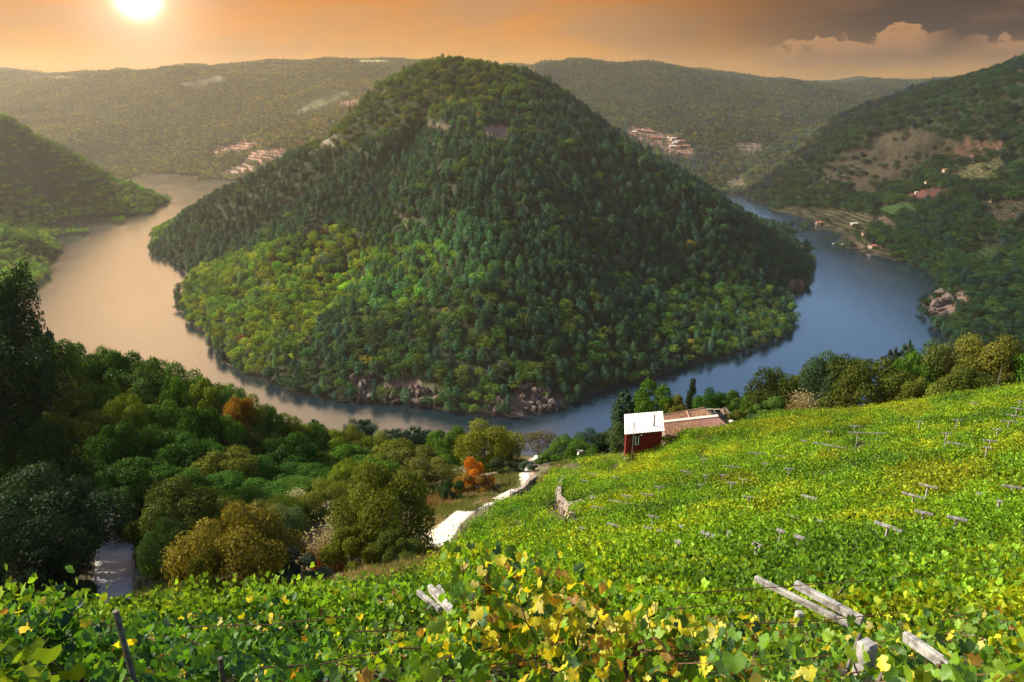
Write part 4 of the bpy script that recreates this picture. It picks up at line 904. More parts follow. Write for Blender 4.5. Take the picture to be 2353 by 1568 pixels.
BEAMS = z1([(2155,692,2240,695),(1765,805,1830,810),(1865,822,2125,868),(1355,907,1505,910),(1562,928,1690,935),(1175,1008,1290,1015),(985,952,1035,958),(825,1042,915,1060),(1000,1075,1050,1085),(1130,1075,1190,1080),(1640,1028,1720,1032),(1465,985,1515,990),(620,1165,700,1175),(520,1222,620,1240),(360,1235,455,1250),(265,1272,400,1300),(400,1300,560,1325),(130,1325,340,1368),(115,1240,160,1250),(40,1115,110,1128),(100,1062,175,1075),(965,1150,1000,1158),(1190,1135,1265,1142),(1290,1112,1350,1118),(1320,1245,1405,1258),(1775,1235,1895,1270),(250,1455,350,1482),(570,1395,655,1412),(30,1490,95,1500),(535,1485,600,1500),(810,1475,850,1488),(985,1520,1090,1565),(1190,1522,1225,1532),(1655,1390,1760,1420),(1895,1435,1940,1450),(1580,1505,1640,1525),(640,1508,690,1520),(290,1092,340,1102)], 1.96, 2300, 1350) \
 + z1([(1645,58,1770,90),(1530,118,1690,160),(2205,70,2353,92),(2030,122,2075,130),(2165,172,2210,182),(1615,242,1740,268),(1835,278,1970,308),(1345,315,1530,380),(750,268,810,285),(955,308,990,320),(855,135,955,162),(175,380,265,415),(690,370,740,385),(805,408,870,430),(525,458,580,482),(360,50,410,56),(460,145,535,155),(0,440,40,460)], 1.6855, 2700, 1900) \
 + z1([(2245,1235,2340,1250),(2200,1290,2340,1308),(2160,1338,2300,1352),(2100,1402,2180,1412),(2020,1490,2140,1500),(1740,1505,1950,1540),(1915,1195,1990,1200),(1790,1332,1860,1336),(2295,1185,2340,1192),(2025,1545,2090,1555),(1700,1435,1780,1442),(980,1380,1060,1384),(970,1430,1120,1435),(1130,1434,1270,1440),(790,1420,850,1425),(1495,1345,1560,1350)], 1.96, 2900, 1000)
for i, (ax_, ay_, bx_, by_) in enumerate(BEAMS):
    mx_, my_ = (ax_+bx_)/2, (ay_+by_)/2; h_ = hit(mx_, my_, up=1.65)
    if h_ is None: continue
    zb = h_[2] + 1.72 - HC; r1, r2 = dirs(ax_, ay_), dirs(bx_, by_); A = np.array([r1[0]*zb/r1[1], zb/r1[1], HC+zb]); B = np.array([r2[0]*zb/r2[1], zb/r2[1], HC+zb])
    if np.linalg.norm(B-A) > 5: B = A + (B-A)*5/np.linalg.norm(B-A)
    mid = (A+B)/2; g = H1(mid[0], mid[1]); root = empty('trellis', (mid[0], mid[1], g))
    dn = (B-A)/np.linalg.norm(B-A); pr = np.array([-dn[1], dn[0], 0])*.05
    put_beam(root, A+pr, B+pr, .6); put_beam(root, A-pr, B-pr, .6)
    p_ = obj('post', post_me, root); hh = HC+zb - g; p_.scale = (.7, .7, hh); p_.location = (0, 0, hh/2 - .04)
    reg = 'near the beige reeds' if my_ < 425 else 'on the upper right vineyard' if (mx_ > 860 and my_ < 500) else 'amid vines below the house' if my_ < 470 else 'right of the stone wall' if (mx_ < 660 and my_ < 530) else 'above the yellow leaves' if mx_ < 680 else 'above the nearest beam pair' if mx_ < 800 else 'above the thick post'
    ln = np.linalg.norm(B-A); sz = 'short' if ln < 1.6 else 'long' if ln > 3 else 'medium'
    tag(root, '%s grey concrete beam pair on a post %s' % (sz, reg), 'trellis', 'concrete trellis beams in the vineyard: ' + reg)
def cyl_thing(name, a, b, r0, r1, mat, label, cat, group=None, k=8, cap=True):
    V, F = frustum(np.zeros(3), np.array(b)-np.array(a), r0, r1, k); me = mesh_np(name, V, [F, np.array([list(range(k))[::-1][:4]])] if False else F, [mat])
    bm = bmesh.new(); bm.from_mesh(me); bmesh.ops.holes_fill(bm, edges=bm.edges, sides=0); bmesh.ops.recalc_face_normals(bm, faces=bm.faces); bm.to_mesh(me); bm.free()
    o = obj(name, me, loc=tuple(a)); return tag(o, label, cat, group)
# near pair, thick and thin, and their posts
root = empty('trellis', tuple(P(800, 606, 8.9)[:2]) + (H1(*P(800, 606, 8.9)[:2]),)); zb = -6.75
def lv(px, py, z): a, b = dirs(px, py); return np.array([a*z/b, z/b, HC+z])
put_beam(root, lv(755, 578, -6.85), lv(850, 625, -6.85), .95); put_beam(root, lv(795, 584, zb), lv(863, 621, zb), 1.25); 
pt = lv(800, 612, -7.05); g = H1(pt[0], pt[1]); p_ = obj('post', post_me, root); p_.scale = (1, 1, pt[2]-g); p_.location = Vector((pt[0], pt[1], (pt[2]+g)/2)) - root.location
tag(root, 'nearest pair of weathered concrete beams on a slim post, one thick and one thin', 'trellis', 'concrete trellis beams in the foreground')
root = empty('trellis', tuple(lv(868, 640, -4.4)[:2]) + (H1(*lv(868, 640, -4.4)[:2]),))
pt = lv(868, 642, -4.3); g = H1(pt[0], pt[1]); p_ = obj('post', post_me, root); p_.scale = (1.15, 1.15, pt[2]-g); p_.location = Vector((pt[0], pt[1], (pt[2]+g)/2)) - root.location; p_.rotation_euler = (0, 0, .5)
put_beam(root, lv(905, 636, -4.6), lv(968, 680, -4.5), 1.0)
tag(root, 'thick square concrete post with a beam running to the bottom right corner', 'trellis', 'concrete trellis beams in the foreground')
root = empty('trellis', tuple(lv(430, 600, -6.2)[:2]) + (H1(*lv(430, 600, -6.2)[:2]),))
put_beam(root, lv(418, 592, -7.2), lv(440, 610, -7.2), .9); put_beam(root, lv(430, 588, -7.2), lv(472, 632, -6.4), 1.2); put_beam(root, lv(438, 587, -7.3), lv(456, 600, -7.3), .9)
tag(root, 'three weathered beams half buried in vines below the white track', 'trellis', 'concrete trellis beams in the foreground')
def pole(px, py0, py1, z0, r, label, lean=0, mat='pole', name='wooden_pole'):
    a = lv(px, py0, z0); g = H1(a[0], a[1]) - .2
    return cyl_thing(name, (a[0]+lean, a[1], g), tuple(a), r*1.15, r, M[mat], label, 'pole')
pole(115.5, 611, 0, -3.5, .021, 'grey round wooden pole with pale cut top in the left foreground vines', .12)
pole(220, 658, 0, -4.3, .022, 'short dark stick among the bottom vines right of the grey pole')
pole(307, 612, 0, -7.4, .014, 'thin stake in the vines below the ochre bush')
pole(760, 612, 0, -6.6, .016, 'slim concrete stake left of the nearest beam pair', mat='concrete')
cyl_thing('wooden_pole', lv(842, 682, -4.6), lv(860, 634, -4.4), .016, .014, M['pole'], 'dark slanting stick left of the thick concrete post', 'pole')
cyl_thing('wooden_pole', lv(878, 682, -4.3), lv(894, 655, -4.15), .020, .016, M['pole'], 'grey slanting stick right of the thick concrete post', 'pole')
cyl_thing('wooden_pole', lv(835, 600, -7.4), lv(843, 588, -7.1), .02, .016, M['pole'], 'short slanting stick behind the thick near beam', 'pole')
WIRES = [((187,627),(350,616),-5.6,'left foreground wire above the dark leaves'),((260,668),(380,652),-4.2,'low rusty wire at the bottom left of the yellow leaves'),((675,594),(1024,565),-6.4,'long rusty wire crossing behind the near beams'),((715,625),(905,612),-5.6,'rusty wire crossing over the near beams'),((690,668),(830,655),-4.6,'rusty wire left of the thick post'),((355,632),(470,620),-5.2,'rusty wire over the half buried beams'),((400,648),(560,640),-4.4,'rusty wire under the yellow leaves'),((600,612),(760,600),-6.3,'rusty wire between the yellow leaves and the near beams')]
for (a0, a1), (b0, b1), z_, lb in WIRES:
    A = lv(a0, a1, z_); B = lv(b0, b1, z_); mid_ = (A+B)/2 - [0, 0, .04]; V, F = tube([(0, 0, 0), tuple(mid_-A), tuple(B-A)], .0075, 5)
    tag(obj('wire', mesh_np('wire', V, F, [M['wire']]), loc=tuple(A)), 'rusty trellis wire, ' + lb, 'wire', 'trellis wires')
# thin stakes in the bush vines beside the track
for i in range(34):
    sx_, sy_ = RNG.uniform(462, 575), RNG.uniform(492, 548)
    if not pip(VY, np.array([sx_/K]), np.array([sy_/K]))[0]: continue
    h_ = hit(sx_, sy_)
    if h_ is None: continue
    cyl_thing('vine_stake', tuple(h_ - [0, 0, .1]), tuple(h_ + [RNG.normal(0, .05), 0, 2.1]), .035, .03, M['pole'], 'thin upright wooden stake among the bush vines beside the white track', 'stake', 'stakes in the bush vines by the track')
for i in range(7):
    h_ = hit(483 + i*5.2 + RNG.uniform(-1, 1), 494 - i*1.2)
    cyl_thing('vine_stake', tuple(h_ - [0, 0, .1]), tuple(h_ + [RNG.normal(0, .05), 0, 1.1]), .09, .07, M['old_wood'], 'short black stump in the row against the white track', 'stake', 'row of short stumps along the white track')
# ------------------------------------------------------------------ tracks, road
M['track'] = simple('track_sand', (.68, .62, .50), .95, 0, .8, col2=(.50, .43, .32))
M['asphalt'] = simple('asphalt', (.26, .245, .23), .9, 0, .7, col2=(.33, .31, .29), bump=.1)
M['stone'] = simple('stone', (.42, .34, .26), .95, 0, 2.2, col2=(.22, .17, .13), bump=.6)
def ribbon(name, pxs, width, mat, label, up=.10):
    pts_ = [hit(*p) for p in pxs]; pts_ = np.array([p for p in pts_ if p is not None])
    t = np.concatenate([[0], np.cumsum(np.linalg.norm(np.diff(pts_[:, :2], axis=0), axis=1))]); n_ = max(8, int(t[-1]/.8)); s = np.linspace(0, t[-1], n_)
    c = np.stack([np.interp(s, t, pts_[:, 0]), np.interp(s, t, pts_[:, 1])], 1)
    for _ in range(6): c[1:-1] = (c[:-2] + c[1:-1]*2 + c[2:])/4
    tg = np.gradient(c, axis=0); tg /= np.linalg.norm(tg, axis=1)[:, None]; nr_ = np.stack([-tg[:, 1], tg[:, 0]], 1); m_ = 7; ww = np.linspace(-.5, .5, m_)*width
    wob = 1 + .16*fnoise(s, s*0, 4, 2, 5)
    XY = c[:, None] + nr_[:, None]*(ww[None, :, None]*wob[:, None, None]); hz = H(XY[..., 0], XY[..., 1]); cz = hz[:, m_//2][:, None]; Zr = .35*hz + .65*cz + up; Zr[:, 0] = hz[:, 0] - .5; Zr[:, -1] = hz[:, -1] - .5; Zr = np.maximum(Zr, hz + np.where((np.arange(m_) == 0) | (np.arange(m_) == m_-1), -.5, up*.7))
    V = np.dstack([XY, Zr]).reshape(-1, 3); I, J = np.meshgrid(np.arange(n_-1), np.arange(m_-1), indexing='ij'); F = np.stack([I*m_+J, I*m_+J+1, (I+1)*m_+J+1, (I+1)*m_+J], -1).reshape(-1, 4)
    me = mesh_np(name, V, F, [mat], smooth=True); return tag(obj(name, me), label, kind='structure')
ribbon('dirt_track', [(428,560),(434,550),(441,540),(448,530),(455,521),(463,514),(474,508),(488,503)], 3.3, M['track'], 'white sandy track below the vineyard')
ribbon('dirt_track', [(497,500),(510,494),(520,488),(525,480),(524,472),(527,465),(536,460),(550,456)], 2.4, M['track'], 'upper bend of the white sandy track')
ribbon('road', [(60,500),(88,512),(105,527),(114,545),(115,562),(112,580),(108,600),(106,618)], 5.2, M['asphalt'], 'narrow grey asphalt road among the trees')

# ------------------------------------------------------------------ dry grass, reeds
def tuft(seed, nb, hgt_, spread, wdt):
    rng = np.random.default_rng(seed); Vs = []; F = []
    for i in range(nb):
        x, y = rng.normal(0, spread, 2); a = rng.uniform(0, 2*PI); h = hgt_*rng.uniform(.5, 1.1); lx_, ly_ = rng.normal(0, .22, 2)*h; wx_, wy_ = wdt*math.cos(a), wdt*math.sin(a)
        o = len(Vs); Vs += [(x-wx_, y-wy_, 0), (x+wx_, y+wy_, 0), (x+lx_*.4+wx_*.7, y+ly_*.4+wy_*.7, h*.6), (x+lx_*.4-wx_*.7, y+ly_*.4-wy_*.7, h*.6), (x+lx_, y+ly_, h)]; F += [(o, o+1, o+2), (o, o+2, o+3), (o+3, o+2, o+4)]
    return mesh_np('tuft', np.array(Vs), np.array(F), [M['forest_leaf']], attrs={'v': ('FACE', 'FLOAT', rng.random(len(F)))})
tg_c = template_collection('grassy', [tuft(i, 26, .55, .22, .02) for i in range(4)])
GR = [[(740,1362),(800,1322),(880,1282),(960,1245),(1010,1262),(1030,1262),(1000,1300),(960,1335),(870,1350)], [(955,1190),(985,1165),(1060,1140),(1120,1120),(1140,1140),(1090,1172),(1040,1176),(985,1215)], [(1110,1110),(1160,1080),(1180,1050),(1215,1045),(1190,1085),(1195,1120),(1150,1130)], [(1225,1105),(1265,1080),(1300,1050),(1330,1045),(1290,1070),(1250,1110)], [(180,1130),(240,1130),(310,1225),(290,1235),(205,1195)], [(290,1380),(320,1330),(360,1395),(300,1410)], [(330,1350),(700,1330),(760,1350),(640,1375),(420,1392)], [(1660,930),(1700,925),(1760,945),(1700,965)]]
X, Y = np.meshgrid(np.arange(-45, 45, .33), np.arange(28, 125, .33)); X = X.ravel() + RNG.uniform(-.16, .16, X.size); Y = Y.ravel() + RNG.uniform(-.16, .16, Y.size); Z = H(X, Y); gx_, gy_, _d = proj(X, Y, Z + .2)
k = np.zeros(len(X), bool)
for g_p in GR: k |= pip(g_p, gx_/K, gy_/K)
k &= RNG.random(len(X)) < .8; X, Y, Z = X[k], Y[k], Z[k]; n = len(X); tn = np.ones((n, 4)); gsel = fnoise(X, Y, 5, 3, 12)
tn[:, :3] = np.where((gsel > .02)[:, None], np.array([.16, .17, .045]), np.array([.30, .235, .10]))*RNG.uniform(.7, 1.3, n)[:, None]
tag(scatter('dry_grass', np.stack([X, Y, Z-.03], 1), RNG.integers(0, 4, n), np.stack([0*X, 0*X, RNG.uniform(0, 6.28, n)], 1), RNG.uniform(.7, 1.4, (n, 1))*np.ones((1, 3)), tn, tg_c), 'dry yellow grass on the banks beside track and road', 'grass', kind='stuff')
def reeds(px, py, Y, hh, wdt, colr, label, plume=None):
    p = P(px, py, Y); g = H1(p[0], p[1]) - .1; root = empty('reed_clump', (p[0], p[1], g)); tag(root, label, 'reeds')
    rng = np.random.default_rng(int(px)); Vs = []; F = []
    for i in range(420):
        x, y = rng.normal(0, wdt*.3, 2); a = rng.uniform(0, 6.28); h = hh*rng.uniform(.55, 1.05); lx_, ly_ = rng.normal(0, .13, 2)*h; ww_ = .03; o = len(Vs)
        Vs += [(x-ww_, y, 0), (x+ww_, y, 0), (x+lx_*.5+ww_, y+ly_*.5, h*.6), (x+lx_*.5-ww_, y+ly_*.5, h*.6), (x+lx_, y+ly_, h)]; F += [(o, o+1, o+2), (o, o+2, o+3), (o+3, o+2, o+4)]
    c = obj('stems', mesh_np('stems', np.array(Vs), np.array(F), [M['tree_leaf']], attrs={'v': ('FACE', 'FLOAT', rng.random(len(F)))}), root); c.color = (*colr, 1); c['kind'] = 'stuff'
    if plume:
        C_ = np.stack([rng.normal(0, wdt*.34, 900), rng.normal(0, wdt*.34, 900), hh*rng.uniform(.6, 1.15, 900)], 1); V, F = leaf_cloud(C_, rng.normal(0, 1, (900, 3)), .10, rng)
        c = obj('plumes', mesh_np('plumes', V, F, [M['tree_leaf']], attrs={'v': ('FACE', 'FLOAT', rng.random(len(F)))}), root); c.color = (*plume, 1); c['kind'] = 'stuff'
reeds(331, 590, 55, 3.6, 2.6, (.22, .085, .03), 'rust brown dry reed clump at the top of the grass bank', (.34, .30, .17))
reeds(345, 565, 62, 4.0, 3.0, (.12, .11, .05), 'pale feathery bush beside the rust brown reeds', (.42, .40, .24))
reeds(300, 520, 84, 3.4, 2.0, (.20, .17, .09), 'pale plumes behind the pale green bush', (.40, .38, .22))
reeds(803, 408, 103, 4.2, 3.2, (.30, .22, .11), 'beige reed clump left of the tall blue green tree', (.36, .30, .16))
reeds(430, 520, 80, 1.6, 3.4, (.30, .19, .09), 'dry tan scrub above the lower bend of the track')
reeds(358, 452, 98, 3.0, 2.6, (.20, .20, .10), 'pale grey green plumes in the wood above the large olive tree', (.32, .34, .20))

# ------------------------------------------------------------------ houses
M['red_wall'] = simple('red_wall', (.16, .008, .007), .75, .25, 3)
M['white_sheet'] = simple('white_sheet', (.84, .80, .70), .5, .12, 1.5)
M['tile'] = simple('clay_tile', (.31, .135, .055), .85, 0, 4.5, col2=(.17, .085, .05), bump=.3)
M['tile2'] = simple('clay_tile_pale', (.40, .235, .13), .85, 0, 3.5, col2=(.20, .11, .065))
M['tile3'] = simple('clay_tile_dark', (.22, .13, .09), .9, .3, 4)
M['red_sheet'] = simple('red_sheet', (.18, .062, .040), .6, .25, 2)
M['cream'] = simple('cream_mortar', (.72, .62, .48), .9, .15, 3)
M['black'] = simple('black_paint', (.012, .012, .013), .5)
M['white'] = simple('white_paint', (.82, .82, .80), .5)
M['glass'] = simple('window_glass', (.05, .06, .07), .08)
M['stone_wall'] = simple('stone_wall', (.34, .28, .22), .95, 0, 3, col2=(.16, .13, .10), bump=.5)
def quad_thing(name, parent, corners, th, mats, rip=0, nw=0, amp=.03):
    """sheet through four corners (a,b top; c,d bottom), with thickness; rip: ridges running from top to bottom"""
    a, b, c, d_ = [np.array(q, float) for q in corners]; nu = max(2, nw); nv = 2
    U, Vv = np.meshgrid(np.linspace(0, 1, nu), np.linspace(0, 1, nv), indexing='ij')
    Pt = (a*(1-U[..., None]) + b*U[..., None])*(1-Vv[..., None]) + (d_*(1-U[..., None]) + c*U[..., None])*Vv[..., None]
    nrm = np.cross(b-a, d_-a); nrm /= np.linalg.norm(nrm); nrm = nrm if nrm[2] > 0 else -nrm
    if rip: Pt = Pt + nrm*(amp*np.sin(U*rip*2*PI))[..., None]
    top = Pt.reshape(-1, 3); bot = top - nrm*th; V = np.vstack([top, bot]); N_ = len(top); F = []
    for i in range(nu-1):
        p, q_ = i*nv, (i+1)*nv; F += [(p, q_, q_+1, p+1), (N_+p, N_+p+1, N_+q_+1, N_+q_), (p, N_+p, N_+q_, q_), (p+1, q_+1, N_+q_+1, N_+p+1)]
    F += [(0, 1, N_+1, N_), ((nu-1)*nv, N_+(nu-1)*nv, N_+(nu-1)*nv+1, (nu-1)*nv+1)]
    o0 = np.array(parent.location); return obj(name, mesh_np(name, V - o0, np.array(F), mats), parent)
def tiles_on(name, parent, corners, nu, nv, mats, seed, jit=.02):
    """half round clay tiles laid in rows, joined (each a pixel or two in the picture)"""
    rng = np.random.default_rng(seed); a, b, c, d_ = [np.array(q, float) for q in corners]; nrm = np.cross(b-a, d_-a); nrm /= np.linalg.norm(nrm); nrm = nrm if nrm[2] > 0 else -nrm
    Vs, F, mi = [], [], []; o0 = np.array(parent.location)
    for i in range(nu):
        for j in range(nv):
            if rng.random() < .02: continue
            u0, u1 = (i+.08)/nu, (i+.92)/nu; v0, v1 = j/nv, min(1, (j+1.12)/nv); lift = .05; ju = rng.normal(0, .06)/nu
            f_ = lambda u, v: (a*(1-u)+b*u)*(1-v) + (d_*(1-u)+c*u)*v
            o = len(Vs); um = (u0+u1)/2; h = rng.uniform(.06, .10)
            for v_, l_ in ((v0, .0), (v1, lift)):
                for u_, hh in ((u0, 0), (u0*.7+u1*.3, h*.85), (u0*.3+u1*.7, h*.85), (u1, 0)): Vs.append(f_(u_+ju, v_) + nrm*(l_ + hh + rng.normal(0, jit*.3)) - o0)
            F += [(o, o+1, o+5, o+4), (o+1, o+2, o+6, o+5), (o+2, o+3, o+7, o+6), (o+4, o+5, o+6, o+7)]; mi += [int(rng.choice(len(mats), p=[.5, .3, .2][:len(mats)]))]*4
    return tag(obj(name, mesh_np(name, np.array(Vs), np.array(F), mats, mi=mi), parent), kind='stuff')
def prism(name, parent, tops, zb, mats):
    """walls under a polygon of top points down to height zb"""
    o0 = np.array(parent.location); n_ = len(tops); T_ = [np.array(t, float) for t in tops]; V = [t - o0 for t in T_] + [np.array([t[0], t[1], zb]) - o0 for t in T_]
    bm = bmesh.new(); vs_ = [bm.verts.new(v) for v in V]; bm.faces.new(vs_[:n_])
    for i in range(n_): j = (i+1) % n_; bm.faces.new((vs_[i], vs_[j], vs_[n_+j], vs_[n_+i]))
    bm.faces.new(vs_[n_:][::-1]); bmesh.ops.recalc_face_normals(bm, faces=bm.faces); return obj(name, bm_mesh(name, bm, mats), parent)
def wbox(name, parent, c, sx, sy, sz, rz, mat, bev=0.0):
    o = obj(name, bm_mesh(name, box_np(sx, sy, sz, bev), [mat]), parent); o.location = Vector(c) - parent.location; o.rotation_euler = (0, 0, rz); return o
# red house
fl = np.array([16.5, 97.0]); fr = np.array([21.85, 97.9]); bl = np.array([17.0, 101.0]); br = np.array([22.35, 101.9]); ze, zt = HC-46.4, HC-45.45
root = empty('red_house', (19, 99, HC-50.8)); RH = root
tag(root, 'small dark red house with white corrugated roof above the vines', 'house')
prism("wall", root, [(*fl, ze-.08), (*fr, ze+.0), (*br, zt+.0), (*bl, zt-.08)], HC-52.0, [M['red_wall']])
dv = (fr-fl)/np.linalg.norm(fr-fl); up_ = (bl-fl)/np.linalg.norm(bl-fl); e = .28
def rc(p, su, sv, z): q_ = p + dv*su*e + up_*sv*e; return (q_[0], q_[1], z)
quad_thing('roof', root, [rc(bl, -1, 1, zt+.06), rc(br, 1, 1, zt+.14), rc(fr, 1, -1.6, ze+.10), rc(fl, -1, -1.6, ze-.02)], .05, [M['white_sheet']], rip=15, nw=91, amp=.032)
ang_ = math.atan2(dv[1], dv[0])
def onwall(s, z, out=.03): q_ = fl + dv*s - up_*out; return (q_[0], q_[1], z)
wn = wbox('window', root, onwall(1.45, HC-47.7, .03), 1.35, .10, 1.65, ang_, M['black'])
def sub(name, par, c, sx, sy, sz, mat): o = obj(name, bm_mesh(name, box_np(sx, sy, sz), [mat]), par); o.location = c; return o
sub('pane', wn, (0.08, -.055, 0), .78, .02, 1.3, M['glass']); sub('frame', wn, (-.05, -.08, -.02), .09, .04, 1.36, M['white']); sub('frame', wn, (.42, -.08, -.02), .09, .04, 1.36, M['white']); sub('frame', wn, (.18, -.08, -.68), .6, .04, .07, M['white'])
lp = obj('lamp', bm_mesh('lamp', (lambda b_: (bmesh.ops.create_icosphere(b_, subdivisions=2, radius=.14), b_)[1])(bmesh.new()), [M['white']]), root); lp.location = Vector(onwall(2.3, HC-46.9, .14)) - root.location
wbox('meter_box', root, onwall(.6, HC-46.6, .06), .26, .1, .24, ang_, M['red_sheet'])
wbox('foundation', root, onwall(.2, HC-50.6, .1), .6, .3, .5, ang_, M['cream'])
c1_ = np.array(onwall(4.15, 0)) + [*(up_*.9), 0]
V, F = frustum((0, 0, 0), (0, 0, 1.7), .11, .11, 10); cp = obj('chimney_pipe', mesh_np('chimney_pipe', V, F, [M['tile3']]), root); cp.location = Vector((c1_[0], c1_[1], ze+.3)) - root.location
V, F = frustum((0, 0, 1.72), (0, 0, 1.84), .2, .06, 10); obj('cap', mesh_np('cap', V, F, [M['tile3']]), cp)
a = P(634.6, 423, 95.5); b = (a[0]-.15, 95.5, H1(a[0], 95.5)-.2)
up1 = cyl_thing('utility_pole', b, tuple(a), .085, .06, M['pole'], 'thin dark utility pole in front of the red house', 'pole')
# tiled farmhouse behind it
root = empty('tiled_house', (24, 105, HC-52)); TH = root; tag(root, 'low farmhouse with old clay tile roofs joined to the red house', 'house')
def PP(px, py, Y): return P(px, py, Y)
A_, B_, C_, D_ = PP(660.8, 423.6, 104.2), PP(718.4, 417.5, 106.5), PP(731.5, 429.5, 103.0), PP(667.5, 437.8, 100.9)
m1_, m2_ = A_*(1-.62) + B_*.62, D_*(1-.62) + C_*.62
prism('wall', root, [A_-[0, 0, .25], B_-[0, 0, .25], C_-[0, .2, .3], D_-[0, -.3, .3]], HC-53.5, [M['stone_wall']])
quad_thing('roof', root, [A_, m1_, m2_, D_], .12, [M['tile3']]); tiles_on('tiles', root, [A_, m1_, m2_, D_], 26, 13, [M['tile'], M['tile2'], M['tile3']], 5)
quad_thing('sheet_roof', root, [m1_+[0, 0, .08], B_+[0, 0, .08], C_+[0, 0, .08], m2_+[0, 0, .08]], .06, [M['red_sheet']], rip=18, nw=109, amp=.05)
quad_thing('gutter', root, [A_+[-.1, .5, .25], B_+[0, .55, .3], B_+[0, -.05, .22], A_+[0, -.05, .18]], .1, [M['cream']])
E_, F_, G2, H2 = PP(659.4, 416.4, 108.5), PP(704.5, 408.4, 112.0), PP(713, 415.8, 108.6), PP(664, 422.4, 104.9)
mE, mH = E_*.4+F_*.6, H2*.48+G2*.52
prism('wall', root, [E_-[0, 0, .3], F_-[0, 0, .3], G2-[0, 0, .3], H2-[0, 0, .3]], HC-54, [M['stone_wall']])
quad_thing('roof', root, [E_, mE, mH, H2], .12, [M['tile3']]); tiles_on('tiles', root, [E_, mE, mH, H2], 20, 10, [M['tile'], M['tile2'], M['tile3']], 6)
quad_thing('roof', root, [mE, F_, G2, mH], .12, [M['tile3']]); tiles_on('tiles', root, [mE, F_, G2, mH], 14, 10, [M['tile2'], M['tile3'], M['tile']], 7, .09)
def ridge(nm, p, q_, r): V, F = frustum(p - np.array(root.location), q_ - np.array(root.location), r, r, 8); obj(nm, mesh_np(nm, V, F, [M['tile2']]), root)
ridge('ridge', E_+[0, 0, .1], F_+[0, 0, .1], .16); ridge('ridge', mE+[0, 0, .12], mH+[0, 0, .12], .15)
ct = PP(731.3, 421.5, 103.5); V, F = frustum((0, 0, -1.6), (0, 0, 0), .30, .30, 16); ch = obj('chimney', mesh_np('chimney', V, F, [M['red_wall']]), root); ch.location = Vector(ct) - root.location
V, F = frustum((0, 0, 0), (0, 0, .14), .38, .36, 16); me = mesh_np('cap', V, F, [M['white']]); bm = bmesh.new(); bm.from_mesh(me); bmesh.ops.holes_fill(bm, edges=bm.edges, sides=0); bm.to_mesh(me); bm.free(); obj('cap', me, ch)
wbox('foundation', root, ct - [.5, .3, 1.6], 1.1, .8, .6, .2, M['white'])
# ruined end with open roof
root = empty('ruined_shed', tuple(PP(722, 416, 110.5)[:2]) + (HC-54,)); tag(root, 'collapsed shed with dark open roof and loose timbers beyond the tiled roofs', 'shed')
ra, rb, rc_, rd = PP(706, 409.3, 113), PP(726, 409.5, 113), PP(730, 415, 110), PP(711, 415, 110)
prism('wall', root, [ra-[0, 0, .9], rb-[0, 0, .9], rc_-[0, 0, .6], rd-[0, 0, .6]], HC-55, [M['stone_wall']])
quad_thing('shade_sheet', root, [ra*.8+rb*.2-[0, 0, .5], rb-[0, 0, .5], rc_*.9+rd*.1-[0, 0, .4], rd-[0, 0, .4]], .05, [M['black']])  # black sheet stands in for the shade inside the open roof
for i_, (t0, t1) in enumerate([(.0, .1), (.35, .25), (.62, .8), (.85, .7), (.95, 1.0)]):
    p, q_ = ra*(1-t0)+rb*t0, rd*(1-t1)+rc_*t1; V, F = frustum(p-np.array(root.location)+[0, 0, .1*i_], q_-np.array(root.location)+[0, 0, .25], .09, .07, 6); obj('timber', mesh_np('timber', V, F, [M['pole']]), root)
V, F = frustum(ra-np.array(root.location), rb-np.array(root.location), .12, .1, 6); obj('timber', mesh_np('timber', V, F, [M['cream']]), root)
tiles_on('tiles', root, [ra*.35+rb*.65, rb, rc_, rd*.35+rc_*.65], 7, 8, [M['tile2'], M['tile3'], M['tile']], 9, .2)
# white box by the vines, pole by the reeds
h_ = hit(580, 460); root = empty('white_hut', tuple(h_)); tag(root, 'tiny white box like hut at the vineyard edge left of the red house', 'hut')
wbox('wall', root, h_+[0, 0, .8], .75, .7, 1.9, .3, M['white']); wbox('roof', root, h_+[0.05, 0, 1.8], 1.05, .9, .12, .3, M['white'])
p = P(810.5, 394, 101); cyl_thing('utility_pole', (p[0], p[1], H1(p[0], p[1])-.2), tuple(p), .07, .055, M['pole'], 'thin pole standing beside the beige reeds', 'pole')
p = P(1002, 366, 92); cyl_thing('utility_pole', (p[0], p[1], H1(p[0], p[1])-.2), tuple(p), .07, .055, M['pole'], 'thin pole in front of the trees near the right edge', 'pole')
